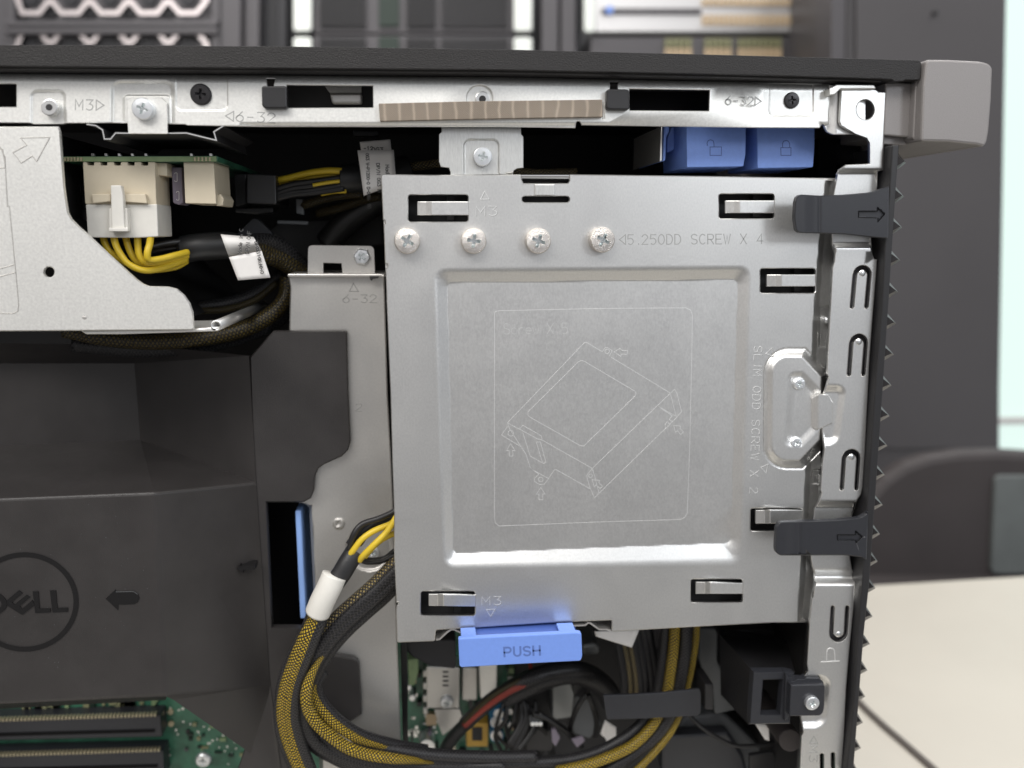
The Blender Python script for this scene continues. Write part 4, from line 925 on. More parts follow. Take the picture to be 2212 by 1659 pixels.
prism('coil', rnd(R1((1378, 1345), (1462, 1345), (1472, 1630), (1440, 1650), (1390, 1630)), 3), 0.022, 0.034, purple, pbd, .0006)
strokes('coil_mark', [rnd(R1((1405, 1390), (1425, 1390), (1425, 1460), (1405, 1460)), 2), rnd(R1((1420, 1540), (1440, 1540), (1440, 1610), (1420, 1610)), 2)], .022, 1.5, .0001, tin, pbd)
multi([(R5((540+i*60, -30+j*105), (585+i*60, -30+j*105), (590+i*60, 55+j*105), (545+i*60, 55+j*105)), 0.034, 0.036) for i in range(3) for j in range(3)], 'vent_grid', plastic, pbd)
# white plug with yellow wires
plg = thing('power_cable', 'white plug with yellow wires under the cream socket', 'cable', (260, 510, .02))
pw = prism('plug', R5((688, 136), (1262, 134), (1272, 395), (1100, 405), (705, 402)), 0.0115, 0.030, white_n, plg, .0004)
prism('latch', R5((888, -18), (972, -18), (988, 60), (1000, 328), (898, 328)), 0.0065, 0.0095, white_n, pw, .0004)
prism('latch_guard', rnd(R5((878, 168), (1022, 165), (1028, 318), (1024, 352), (878, 352)), 2), 0.0078, 0.0115, white_n, pw, .0004)
prism('latch_foot', R5((872, 325), (1030, 322), (1030, 354), (874, 354)), 0.0055, 0.0078, white_n, pw, .0003)
def s5(*p): return [(R5((a, b))[0][0], R5((a, b))[0][1], y) for a, b, y in p]
for k_, pts in enumerate([((830, 380, .018), (840, 440, .018), (890, 520, .018), (1000, 600, .02), (1200, 660, .024), (1400, 640, .03), (1500, 590, .034)),
      ((915, 380, .015), (925, 440, .015), (965, 530, .014), (1040, 620, .014), (1170, 668, .016), (1330, 640, .022), (1500, 575, .030)),
      ((1012, 380, .018), (1018, 430, .018), (1050, 520, .018), (1110, 600, .019), (1230, 632, .022), (1370, 600, .026), (1500, 570, .03)),
      ((1108, 380, .015), (1108, 450, .015), (1120, 540, .015), (1165, 600, .016), (1260, 610, .02), (1400, 580, .026), (1510, 545, .03)),
      ((1212, 380, .013), (1205, 450, .013), (1185, 530, .012), (1200, 580, .013), (1290, 575, .016), (1400, 548, .02), (1510, 520, .026))]):
    tube('yellow_wire', s5(*pts), 6.6, yellow, plg, label=None)
for k_, pts in enumerate([((870, 380, .028), (900, 480, .028), (1050, 560, .03), (1250, 500, .032), (1500, 460, .036)), ((1060, 380, .028), (1100, 480, .028), (1250, 470, .03), (1500, 440, .036)), ((1160, 380, .026), (1200, 470, .027), (1330, 450, .03), (1500, 430, .034))]):
    tube('black_wire', s5(*pts), 7, blackw, plg)
tube('sleeve', s5((1470, 500, .036), (1600, 480, .036), (1760, 468, .038), (1860, 470, .040), (1980, 500, .044)), 27, sleeve_m, plg)
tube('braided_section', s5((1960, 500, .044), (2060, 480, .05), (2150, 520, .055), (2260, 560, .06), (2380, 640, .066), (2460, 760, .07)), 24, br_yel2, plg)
tube('braided_section', s5((1990, 450, .044), (2100, 430, .05), (2220, 450, .055), (2320, 520, .06), (2420, 620, .066)), 16, br_blk, plg)
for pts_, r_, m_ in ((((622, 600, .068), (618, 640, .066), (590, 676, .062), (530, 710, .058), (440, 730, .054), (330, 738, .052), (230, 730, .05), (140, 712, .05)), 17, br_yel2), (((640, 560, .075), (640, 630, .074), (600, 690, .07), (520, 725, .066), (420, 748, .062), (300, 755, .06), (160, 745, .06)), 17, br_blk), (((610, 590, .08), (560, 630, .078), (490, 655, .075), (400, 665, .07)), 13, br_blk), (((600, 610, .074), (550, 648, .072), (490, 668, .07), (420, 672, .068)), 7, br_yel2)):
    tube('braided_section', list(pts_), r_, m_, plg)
# its white tag
def tagsheet(name, quad, y, parent, bend=0.0):
    (a, b, c, d) = quad; V = []; nU, nV = 8, 6
    for j in range(nV+1):
        for i in range(nU+1):
            s, t = i/nU, j/nV
            u = (a[0]*(1-s)+b[0]*s)*(1-t)+(d[0]*(1-s)+c[0]*s)*t; v = (a[1]*(1-s)+b[1]*s)*(1-t)+(d[1]*(1-s)+c[1]*s)*t
            V.append(W(u, v, y+bend*(1-math.sin(math.pi*(.2+.8*t)))))
    Fc = [(j*(nU+1)+i, j*(nU+1)+i+1, (j+1)*(nU+1)+i+1, (j+1)*(nU+1)+i) for j in range(nV) for i in range(nU)]
    o = obj(name, mesh(V, Fc, True), white_p, parent); s = o.modifiers.new('s', 'SOLIDIFY'); s.thickness = .0003; s.offset = 0; return o
tg = thing('cable_tag', 'white cable tag hanging beside the yellow wires, left of bracket', 'tag', (540, 600, .02))
q1 = R5((1775, 378), (2040, 400), (2105, 510), (1842, 560))
tagsheet('label', q1, .0165, tg, .006)
tagsheet('label', R5((1842, 560), (2105, 510), (2175, 725), (1915, 747)), .0165, tg)
strokes('lettering', text_lines('Made in C', *R5((1912, 530))[0], 8.0, -86, .62, .16)+text_lines('DP/N 0MF', *R5((1972, 530))[0], 8.0, -84, .62, .16)+text_lines('CN-0MF1XD-L1300-82', *R5((2098, 695))[0], 6.4, -101, .5, .12), .0156, 1.6, .00006, ink, tg)
# ---- second power cable, to the right
pc2 = thing('power_cable', 'black plug with yellow and black wires behind the tags', 'cable', (650, 400, .05))
prism('plug', R18((455, 600), (745, 610), (752, 905), (455, 895)), 0.050, 0.085, plastic, pc2, .0006)
prism('plug_body', R18((330, 600), (455, 605), (455, 900), (345, 930)), 0.060, 0.09, plastic, pc2, .0006)
def s18(*p): return [(R18((a, b))[0][0], R18((a, b))[0][1], y) for a, b, y in p]
tube('yellow_wire', s18((735, 670, .058), (850, 650, .056), (1050, 600, .054), (1250, 572, .052), (1400, 575, .052)), 6.4, yellow, pc2)
tube('yellow_wire', s18((740, 700, .062), (850, 700, .060), (1050, 650, .058), (1250, 620, .056), (1400, 612, .056)), 6.4, yellow, pc2)
for d_ in ((735, 760, 1100, 680, 1400, 640), (740, 800, 1100, 720, 1400, 665), (745, 830, 1100, 765, 1400, 715), (745, 850, 1100, 790, 1420, 745)):
    tube('black_wire', s18((d_[0], d_[1], .054), ((d_[0]+d_[2])/2, (d_[1]+d_[3])/2-14, .053), (d_[2], d_[3], .052), (d_[4], d_[5], .052)), 6.2, blackw, pc2)
tube('yellow_wire', s18((1110, 715, .0505), (1250, 690, .0505), (1400, 672, .051)), 3.5, yellow, pc2); tube('yellow_wire', s18((1190, 800, .054), (1330, 775, .053), (1440, 772, .053)), 4.6, yellow, pc2)
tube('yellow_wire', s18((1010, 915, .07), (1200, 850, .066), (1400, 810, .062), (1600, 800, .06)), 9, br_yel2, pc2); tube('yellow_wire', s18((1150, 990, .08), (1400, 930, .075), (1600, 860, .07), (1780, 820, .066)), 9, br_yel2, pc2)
tube('sleeve', s18((1390, 650, .056), (1500, 650, .056), (1700, 640, .058), (1900, 600, .06), (2050, 560, .062)), 28, sleeve_m, pc2)
tube('braided_section', s18((2040, 540, .062), (2200, 520, .064), (2400, 500, .066), (2700, 520, .068), (3000, 560, .07), (3300, 600, .07), (3700, 590, .07)), 9, br_gold, pc2)
multi([(R18((940, 850), (1010, 850), (1020, 1010), (945, 990)), .068, .072), (R18((760, 1060), (1060, 1070), (1060, 1105), (760, 1095)), .07, .074)], 'clip', grey_in, pc2, b=.0004)
tg2 = thing('cable_tag', 'front white tag with vertical print, above the cage corner', 'tag', (815, 380, .04))
tagsheet('label', R18((1548, 372), (1905, 368), (1930, 700), (1610, 820)), .040, tg2)
strokes('lettering', text_lines('0G3KW-P1200-0BD-08H-A00', *R18((1660, 402))[0], 6.6, 88.0, .62, .17)+text_lines('DP/N 0G3KM', *R18((1766, 500))[0], 7.2, 87, .68, .2)+text_lines('Made', *R18((1858, 515))[0], 7.6, 86, .7, .2), .0398, 1.5, .00006, ink, tg2)
tg3 = thing('cable_tag', 'rear white tag peeping out above the front tag', 'tag', (810, 310, .05))
tagsheet('label', R18((1570, 290), (1870, 265), (1885, 400), (1590, 410)), .049, tg3)
strokes('lettering', text_lines('0G3', *R18((1690, 345))[0], 8, 0, .8, .3)+text_lines('-12', *R18((1610, 335))[0], 8, 0, .6, .3), .0488, 1.8, .00006, ink, tg3)

# ================================================================== DARK THINGS IN THE UPPER INTERIOR
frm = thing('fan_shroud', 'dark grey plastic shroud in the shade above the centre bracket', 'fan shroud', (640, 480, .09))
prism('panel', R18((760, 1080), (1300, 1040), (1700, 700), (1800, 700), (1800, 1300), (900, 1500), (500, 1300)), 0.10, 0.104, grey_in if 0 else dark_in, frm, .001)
prism('gusset', rnd(R18((520, 1040), (570, 1050), (715, 1190), (690, 1230), (350, 1210)), 3), 0.075, 0.08, plastic_hook, frm, .001)
prism('latch_block', R18((340, 940), (720, 930), (720, 985), (560, 1000), (340, 985)), 0.07, 0.08, plastic, frm, .0006)
prism('guide', R18((1500, 175), (1755, 180), (1755, 230), (1510, 232)), 0.07, 0.075, plastic_hook, frm, .0006)
tube('cable_arm', s18((1250, 1290, .085), (1420, 1100, .082), (1620, 950, .08), (1800, 820, .078)), 26, blackw, frm)

# blue lock levers
def lever(q, label, icon, y=0.012):
    L_ = thing('lock_lever', label, 'lever', (q[0][0], q[2][1], y), 'blue lock levers under the top rail')
    prism('lever_body', rnd(q, 2, 2), y, y+0.035, blue_l, L_, .0006)
    strokes('lock_symbol', icon, y, 1.7, .00008, blue_ld, L_, flat=True)
    return L_
lever(R3((1502, 985), (1980, 985), (1976, 1240), (1958, 1338), (1505, 1345)), 'blue lever with an open padlock symbol', [R3((1690, 1182), (1782, 1182), (1780, 1250), (1690, 1250), (1690, 1182)), R3((1668, 1172), (1666, 1150), (1675, 1130), (1695, 1124), (1715, 1132), (1722, 1155), (1722, 1182))])
lever(R4((60, 985), (522, 985), (520, 1180), (508, 1345), (62, 1352)), 'blue lever with a closed padlock symbol', [R4((248, 1188), (330, 1188), (330, 1250), (250, 1250), (248, 1188)), R4((263, 1186), (262, 1155), (272, 1135), (292, 1130), (310, 1136), (320, 1158), (320, 1186))])
lg = thing('lever_guide', 'blue guide plate left of the open padlock lever', 'lever guide', (1440, 320, .02))
prism('plate', R3((1322, 1015), (1366, 1015), (1362, 1060), (1340, 1100), (1332, 1290), (1308, 1300)), 0.02, 0.06, blue_l, lg, .0005)
prism('plate', R3((1380, 1020), (1480, 1020), (1400, 1200), (1345, 1230), (1345, 1110)), 0.03, 0.05, blue_l, lg, .0005)
prism('steel_edge', R3((1296, 1015), (1304, 1015), (1302, 1290), (1286, 1300)), 0.015, 0.06, zinc_soft, lg)
prism('drive_bezel', [(1768, 300), (1860, 300), (1850, 380), (1768, 378)], 0.03, 0.034, gloss, case)

# ================================================================== CENTRE BRACKET
cw = thing('centre_bracket', 'tall steel bracket between the black duct and the cage', 'bracket', (760, 1600, .045))
YB = 0.045
cwp = [(622, 592), (830, 593), (837, 850), (845, 1000), (853, 1200), (858, 1385), (866, 1612), (867, 1720), (692, 1720), (690, 1640), (676, 1250), (668, 1096), (660, 1088), (640, 1084), (628, 1070), (625, 711), (627, 620)]
def Hcw(u, v):
    h = 0.0013*plat(np.hypot(u-712*S-540, v-918-795*S)-13, 3)-0.0013*plat(np.hypot(u-708*S-540, v-918-795*S)-6, 3)
    h = h-0.0022*plat(np.hypot((u-540-960*S), (v-918-990*S))-52, 8)
    h = h-0.004*sstep((684-u+(v-1300)*.045)/8)*(v > 1090)
    return h
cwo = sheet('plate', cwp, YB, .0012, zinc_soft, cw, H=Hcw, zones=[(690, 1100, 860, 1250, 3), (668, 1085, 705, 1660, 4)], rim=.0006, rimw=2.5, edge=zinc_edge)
flat_ = R6((300, 692), (1050, 694), (1082, 700), (1082, 728), (1050, 722), (300, 722))
prism('top_flange', flat_, YB-0.004, YB+.03, zinc_soft, cw, .0006)
prism('flange_slot', R6((962, 716), (1040, 718), (1030, 730), (990, 735), (978, 752), (966, 740)), YB-.005, YB-.0035, dark_in, cw)
tb2 = rnd(R6((462, 700), (465, 490), (475, 470), (500, 462), (975, 468), (1000, 490), (1008, 700)), 4)
sheet('mounting_tab', tb2, YB+.004, .001, zinc_soft, cw, holes=[R6((592, 608), (735, 612), (742, 685), (592, 685))], rim=.0005, edge=zinc_edge)
screw(*R6((902, 556))[0], 16.5, YB+.004, 'hex', cw, 40)
strokes('lettering', text_lines('6-32', *R6((745, 862))[0], 17, 0, .85, .3)+[R6((832, 770), (870, 835), (800, 835), (832, 770))]+text_lines('2', 769, 871, 16, 2, .8), YB, 2.0, .0002, zinc_dark, cwo, H=Hcw)
screw(*R10((985, 1022))[0], 14, YB+.002, 'dome', cw, 20)

# ================================================================== AIR DUCT
du = thing('air_duct', 'large black plastic air duct with round embossed logo', 'air duct', (200, 1500, .03))
YF, YM, YK = 0.009, 0.040, 0.080
A = (-90, 1081, YF); B = (333, 1064, YF); C = (553, 1042, YM); D_ = (583, 1475, YM); E_ = (358, 1503, YF); F_ = (-90, 1526, YF)
G = (303, 950, YK); G0 = (-90, 966, YK); H0 = (-90, 785, YK); H_ = (290, 785, YK); I_ = (538, 768, YM); I0 = (590, 714, YM); TOP = (-90, 730, YM)
body = poly3('shroud', [[A, B, E_, F_], [B, C, D_, E_], [A, G0, G, B], [B, G, C], [G0, H0, H_, G], [G, H_, I_, C], [H0, (-90, 740, YM+.02), (300, 745, YM+.02), H_], [H_, (300, 745, YM+.02), I_],
      [E_, D_, (610, 1690, YM), (560, 1640, YM+.004), (375, 1512, YF+.004)], [F_, E_, (358, 1512, YF+.06), (-90, 1536, YF+.06)]], duct_m, du)
me_ = body.data; at_ = me_.attributes.new('bevel_weight_edge', 'FLOAT', 'EDGE')
wp = {k_: np.array(W(*p)) for k_, p in dict(A=A, B=B, C=C, D=D_, E=E_, F=F_).items()}
want = [('A', 'B'), ('B', 'C'), ('B', 'E'), ('E', 'D'), ('F', 'E')]
for e_ in me_.edges:
    p0, p1 = (np.array(me_.vertices[i_].co) for i_ in e_.vertices)
    for a_, c_2 in want:
        if min(np.linalg.norm(p0-wp[a_])+np.linalg.norm(p1-wp[c_2]), np.linalg.norm(p1-wp[a_])+np.linalg.norm(p0-wp[c_2])) < 1e-5: at_.data[e_.index].value = 1.0
mb_ = body.modifiers.new('bevel', 'BEVEL'); mb_.width = .0013; mb_.segments = 3; mb_.limit_method = 'WEIGHT'
rg = random.Random(5)
dust = multi([([(u, v), (u+s_, v+s_*.3), (u+s_*.4, v+s_)], YF-.0001, YF) for u, v, s_ in [(rg.uniform(5, 325), rg.uniform(1085, 1495), rg.choice([.7, .9, 1.2, 1.8])) for _ in range(70)]], 'dust', grey_in, du)
dust['kind'] = 'stuff'
# flange plate with slot and lobes
fl = [(540, 772), (590, 715), (744, 714), (749, 717), (752, 840), (757, 955), (752, 972), (738, 986), (700, 1003), (688, 1012), (680, 1030), (678, 1060), (672, 1076), (655, 1085), (576, 1085), (588, 1355), (640, 1355), (700, 1360)]+R13((620, 745), (830, 782), (865, 800), (880, 840), (895, 1100), (898, 1225), (770, 1312), (560, 1340))+[(668, 1600), (640, 1700), (500, 1700), (575, 1480), (548, 1040)]
flo = sheet('mounting_flange', fl, YM+.0005, .003, duct_m, du, rim=.0008, rimw=2.5)
# emblem: ring and letters
RD = mk(0, 1188, .13671)
def ringmesh(cx, cy, ro, ri, y, n=72):
    V = []
    for (a_, b_), yy in ((ro, y), (ro, y-.0003), (ri, y-.0003), (ri, y)):
        for i in range(n): a = 2*math.pi*i/n; V.append(W(cx+a_*math.cos(a), cy+b_*math.sin(a), yy))
    return mesh(V, [(k_*n+i, k_*n+(i+1) % n, (k_+1)*n+(i+1) % n, (k_+1)*n+i) for k_ in range(3) for i in range(n)])
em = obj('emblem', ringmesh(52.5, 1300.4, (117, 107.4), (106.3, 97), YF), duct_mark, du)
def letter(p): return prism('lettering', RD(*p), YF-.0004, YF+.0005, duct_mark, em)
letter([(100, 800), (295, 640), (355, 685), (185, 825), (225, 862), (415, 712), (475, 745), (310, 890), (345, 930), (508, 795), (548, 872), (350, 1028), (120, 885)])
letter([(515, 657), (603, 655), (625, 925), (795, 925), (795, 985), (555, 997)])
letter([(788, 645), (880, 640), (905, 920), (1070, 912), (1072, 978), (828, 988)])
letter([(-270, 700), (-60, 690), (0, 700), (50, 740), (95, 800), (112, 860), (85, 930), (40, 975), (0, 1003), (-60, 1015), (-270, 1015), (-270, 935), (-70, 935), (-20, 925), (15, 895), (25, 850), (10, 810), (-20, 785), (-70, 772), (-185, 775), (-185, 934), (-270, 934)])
prism('arrow', rnd(R12((848, 298), (930, 222), (932, 240), (1080, 238), (1112, 262), (1122, 295), (1108, 328), (1080, 343), (950, 347), (950, 392)), 1.5), YF-.0003, YF+.001, duct_mark, du, .0002)
strokes('arrow_outline', [R12((932, 243), (1075, 241), (1106, 262))], YF-.0003, 1.2, .0001, grey_in, du)
multi([(R12((1905, 62), (1930, 25), (1935, 38), (2050, 30), (2052, 62), (1952, 70), (1958, 92)), YM-.0095, YM-.003)], 'arrow', duct_mark, du)
strokes('small_lettering', text_lines('EHEFE H', *R12((1212, 150))[0], 12, 87, .9, .25), YF+.0008, 1.1, .00008, plastic_hook, du)
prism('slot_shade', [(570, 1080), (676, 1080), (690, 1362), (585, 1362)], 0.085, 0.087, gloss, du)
bh = tag(prism('release_handle', R10((362, 690), (410, 690), (452, 1560), (404, 1562)), 0.048, 0.075, mat('handle_blue', (0.26, 0.42, 0.80), 0.45), None, .0008), 'narrow blue handle standing in the dark slot beside the duct', 'handle')

# ================================================================== MOTHERBOARD
YMB = 0.125
mbd = thing('motherboard', 'green motherboard deep in the bottom of the case', 'motherboard', (600, 1650, YMB))
prism('board', [(-120, 1420), (1300, 1340), (1480, 1380), (1480, 1760), (-120, 1760)], YMB, YMB+.0016, pcb_m, mbd)
rng = random.Random(3)
multi([([(u, v), (u+w, v), (u+w, v+h), (u, v+h)], YMB-.0012, YMB) for u, v, w, h in [(rng.uniform(20, 340), rng.uniform(1515, 1545), rng.uniform(6, 22), rng.uniform(3, 9)) for _ in range(16)]+[(rng.uniform(20, 300), rng.uniform(1608, 1620), rng.uniform(6, 20), 5) for _ in range(6)]], 'chip', port_g, mbd)
multi([([(u, v), (u+w, v), (u+w, v+h), (u, v+h)], YMB-.0004, YMB) for u, v, w, h in [(rng.uniform(360, 620), rng.uniform(1520, 1650), rng.uniform(2, 5), rng.uniform(2, 5)) for _ in range(60)]+[(rng.uniform(870, 960), rng.uniform(1420, 1640), rng.uniform(3, 8), rng.uniform(3, 8)) for _ in range(60)]], 'component', tin, mbd)
for (va, vb, ue) in ((1549, 1602, 346), (1625, 1690, 352)):
    sl = prism('expansion_slot', [(-120, va+8), (ue, va-4), (ue+4, vb-10), (-120, vb)], YMB-.011, YMB, plastic_hook, mbd, .0006)
    prism('slot_channel', [(-120, va+38), (ue-12, va+27), (ue-12, va+33), (-120, va+45)], YMB-.0115, YMB-.0105, gloss, sl)
    multi([([(u, va+5-u*.033-1), (u+4, va+5-u*.033-1), (u+4, va+10-u*.033), (u, va+10-u*.033)], YMB-.0125, YMB-.010) for u in range(-100, ue-6, 8)], 'contact_row', gold, sl)
screw(*R12((1640, 1585))[0], 17, YMB, 'dome', mbd, 10)
can('solder_pad', *R12((1370, 1210))[0], 6, YMB-.001, YMB, gold, mbd, b=0); can('solder_pad', *R12((1375, 1305))[0], 6, YMB-.001, YMB, gold, mbd, b=0); can('hole', *R12((1510, 1370))[0], 5, YMB-.0008, YMB, dark_in, mbd, b=0)
hs = prism('heat_sink', rnd(R16((455, 590), (745, 600), (745, 960), (460, 960)), 3), YMB-.014, YMB, zinc_soft, mbd, .0008)
multi([(R16((425, 620+k_*110), (470, 620+k_*110), (470, 690+k_*110), (425, 690+k_*110)), YMB-.012, YMB-.004) for k_ in range(4)], 'fin', zinc_soft, hs, b=.001)
screw(*R16((635, 897))[0], 15, YMB-.014, 'dome', hs, 15)
multi([(R16((600+0*k_, 635+k_*40), (650, 635+k_*40), (650, 645+k_*40), (600, 645+k_*40)), YMB-.0145, YMB-.0138) for k_ in range(4)], 'vent', dark_in, hs)
prism('heat_sink', rnd(R16((525, 970), (745, 965), (780, 1060), (600, 1200), (560, 1100)), 2), YMB-.012, YMB, zinc_soft, mbd, .0008)
prism('heat_sink', R16((775, 600), (905, 600), (905, 890), (770, 890)), YMB-.01, YMB, zinc_soft, mbd, .0008)
prism('socket_frame', R16((920, 570), (1080, 570), (1080, 800), (1000, 900), (930, 870)), YMB-.016, YMB, zinc, mbd, .0008)
prism('chip', R16((450, 1010), (545, 1015), (545, 1110), (450, 1110)), YMB-.003, YMB, port_m, mbd)
co = prism('coil', R16((812, 1090), (1005, 1090), (1000, 1300), (810, 1300)), YMB-.010, YMB, orange, mbd, .0006)
prism('coil_core', R16((860, 1130), (950, 1130), (950, 1245), (860, 1245)), YMB-.0105, YMB-.0095, dark_in, co)
for (a, b, r) in ((1080, 1085, 15.5), (1080, 1205, 15.5), (1100, 1010, 13)):
    cpo = can('capacitor', *R16((a, b))[0], r, YMB-.014, YMB, cap_blue, mbd); can('capacitor_top', *R16((a-3, b))[0], r*.86, YMB-.0145, YMB-.0138, cap_top, cpo)
cpo = can('capacitor', *R16((462, 1305))[0], 17, YMB-.012, YMB, cap_top, mbd)
for (a, b, r) in ((330, 700, 8), (330, 870, 7), (1200, 990, 7), (1200, 1110, 7), (300, 780, 6)): can('capacitor', *R16((a, b))[0], r, YMB-.008, YMB, cap_top, mbd)
prism('slot_latch', rnd(R16((290, 530), (380, 520), (385, 640), (350, 760), (300, 760)), 3), YMB-.016, YMB-.002, pcb_e, mbd, .001)

fnb = thing('front_fan', 'black fan body in the shade at the bottom of the case', 'fan', (1300, 1500, .12))
prism('fan_frame', [(1112, 1340), (1600, 1340), (1600, 1720), (1112, 1720)], .1235, .1245, dark_in, fnb)
prism('fan_ring', rnd([(872, 1383), (985, 1383), (985, 1446), (930, 1440), (890, 1420), (872, 1400)], 8), .060, .085, dark_in, fnb, .001)
rng = random.Random(11)
CM = [zinc_soft, cream, plastic, plastic, purple, pcb_e, rack_g, tin, port_m, plastic]
for k_ in range(46):
    u, v = rng.uniform(868, 1108), rng.uniform(1440, 1640); w_, h_ = rng.uniform(4, 15), rng.uniform(5, 18)
    prism('component', rnd([(u, v), (u+w_, v-.5), (u+w_, v+h_), (u, v+h_)], 1.5, 2), YMB-rng.uniform(.003, .009), YMB, rng.choice(CM), mbd, .0004)
for k_ in range(8): prism('component', [(1380+k_*7, 1345), (1384+k_*7, 1345), (1384+k_*7, 1400), (1380+k_*7, 1400)], .118, .12, rack_g, mbd)
for k_ in range(26):
    u, v = rng.uniform(375, 600), rng.uniform(1530, 1650); w_, h_ = rng.uniform(4, 16), rng.uniform(3, 8)
    if u < 400+(v-1520)*1.1: prism('component', [(u, v), (u+w_, v-.4), (u+w_, v+h_), (u, v+h_)], YMB-.0015, YMB, rng.choice([pcb_e, port_g, rack_g, pcb_dark]), mbd)
for k_ in range(22):
    u = rng.uniform(10, 330); prism('component', [(u, 1518-u*.03), (u+rng.uniform(6, 18), 1518-u*.03), (u+rng.uniform(6, 18), 1534-u*.03), (u, 1534-u*.03)], YMB-.0015, YMB, rng.choice([pcb_e, port_g, pcb_dark, pcb_dark]), mbd)
# black cable harness in the lower compartment
hr = thing('cable_harness', 'black harness with a red strand curving under the blue latch', 'cable', (1150, 1480, .08))
def s16(*p): return [(R16((a, b))[0][0], R16((a, b))[0][1], y) for a, b, y in p]
tube('sleeve', s16((600, 1380, .10), (640, 1290, .095), (720, 1180, .09), (820, 1080, .085)), 15, sleeve_m, hr)
tube('braided_section', s16((800, 1095, .085), (900, 1000, .08), (1040, 880, .078), (1200, 780, .076), (1400, 690, .075), (1560, 640, .078), (1800, 620, .082), (1950, 680, .085), (2080, 780, .09)), 17, br_blk, hr)
tube('braided_section', s16((1150, 880, .085), (1350, 780, .082), (1560, 700, .082), (1750, 660, .084), (1900, 680, .086), (2050, 800, .09)), 20, br_blk, hr)
tube('braided_section', s16((1180, 830, .086), (1360, 730, .083), (1560, 665, .082), (1760, 640, .084), (1920, 690, .086), (2040, 790, .09), (2100, 900, .094)), 27, br_blk, hr)
for k_ in range(14):
    a0 = 1180+rng.uniform(-40, 260); tube('black_wire', s16((a0, 900+rng.uniform(-30, 80), .10), (a0+rng.uniform(-60, 60), 1060, .096), (a0+rng.uniform(-100, 120), 1200, .10), (a0+rng.uniform(-160, 200), 1360, .105)), rng.uniform(3, 6), blackw, hr)
for k_ in range(3): tube('black_wire', [(868+k_*4, 1384, .055), (870+k_*4, 1480, .056), (872+k_*3, 1560, .057), (874+k_*3, 1620, .058)], 3, blackw, hr)
tube('red_strand', s16((795, 1105, .0805), (900, 1010, .077), (1040, 900, .075), (1200, 800, .073), (1330, 742, .073)), 8.5, br_red, hr)
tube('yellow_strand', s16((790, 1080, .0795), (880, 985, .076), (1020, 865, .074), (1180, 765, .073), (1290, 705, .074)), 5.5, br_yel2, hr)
tube('red_wire', s16((1372, 560, .10), (1378, 600, .098), (1368, 640, .096)), 4, red_w, hr)
for (a, b, c, d, e_, f) in ((1310, 880, 1330, 1050, 1200, 1300), (1340, 900, 1350, 1080, 1230, 1330), (1290, 900, 1290, 1080, 1180, 1280), (1380, 950, 1400, 1130, 1260, 1340)):
    tube('black_wire', s16((a, b, .10), (c, d, .095), (e_, f, .09)), 7, blackw, hr)
for (a, b, c, d, e_, f, g, h) in ((1870, 830, 1800, 930, 1750, 1050, 1720, 1160), (1890, 840, 1930, 950, 1960, 1080, 1950, 1200), (1780, 640, 1850, 700, 1880, 780, 1860, 860), (1900, 690, 1980, 740, 2050, 800, 2090, 880), (1400, 1010, 1520, 1050, 1660, 1130, 1780, 1260), (1450, 1000, 1600, 1100, 1740, 1200, 1830, 1300)):
    tube('black_wire', s16((a, b, .085), (c, d, .085), (e_, f, .09), (g, h, .095)), 6, blackw, hr)
prism('plug', R16((1755, 680), (1880, 680), (1890, 850), (1760, 850)), .088, .10, plastic, hr, .0006)
prism('plug', R16((1330, 1150), (1540, 1150), (1600, 1250), (1560, 1340), (1340, 1340)), .098, .11, plastic, hr, .0006)
can_m = mat('dull_can_metal', (0.30, 0.31, 0.31), 0.4, 0.5)
mc = thing('metal_can', 'grey metal drive housing standing behind the harness', 'drive housing', (1250, 1600, .12))
prism('side', rnd(R16((1575, 690), (1760, 690), (1760, 850), (1740, 1040), (1600, 1060), (1570, 1040)), 3), .11, .15, can_m, mc, .001)
prism('side', rnd(R16((1760, 850), (1900, 860), (2000, 1100), (1900, 1230), (1760, 1180), (1735, 1050)), 3), .118, .15, grey_in, mc, .001)
prism('lug', R16((1835, 400), (1960, 380), (2000, 440), (1980, 490), (1840, 500)), .10, .14, can_m, mc, .002)
tg4 = thing('cable_tag', 'small white tag low beside the yellow braided cable', 'tag', (1280, 1600, .07))
tagsheet('label', R14((845, 1275), (935, 1330), (935, 1460), (875, 1500)), .075, tg4); tagsheet('label', R14((845, 1275), (875, 1500), (850, 1420), (808, 1385)), .075, tg4)
multi([(R16((1560, 1150), (1600, 1140), (1640, 1220), (1600, 1300), (1570, 1260)), .09, .092), (R16((1740, 1240), (1840, 1210), (1860, 1250), (1790, 1310)), .085, .087)], 'white_plug', purple, hr, b=.0004)
for k_ in range(3): can('terminal', *R16((1395+k_*35, 1100))[0], 5, .088, .095, chrome, hr)

# loose braided cables swinging through the foreground
def s13(*p): return [((R13((q[0], q[1]))[0][0]), (R13((q[0], q[1]))[0][1])) + tuple(q[2:]) for q in p]
pa = thing('braided_cable', 'yellow and black braided cable with a white band, hanging lowest', 'cable', (680, 1300, .012))
def s10(*p): return [((R10((q[0], q[1]))[0][0]), (R10((q[0], q[1]))[0][1])) + tuple(q[2:]) for q in p]
for pts in (((1250, 600, .016), (1165, 690, .014), (1040, 750, .012), (900, 800, .011), (830, 890, .010), (800, 1000, .012)), ((1250, 660, .018), (1165, 740, .017), (1020, 780, .016), (910, 850, .014), (840, 960, .014), (820, 1030, .014)), ((1250, 720, .02), (1165, 770, .019), (1060, 800, .018), (950, 870, .016), (880, 960, .016)), ((1250, 640, .022), (1165, 715, .021), (960, 780, .019), (870, 850, .018), (790, 960, .016))):
    tube('black_wire', s10(*pts), 6.6, blackw, pa)
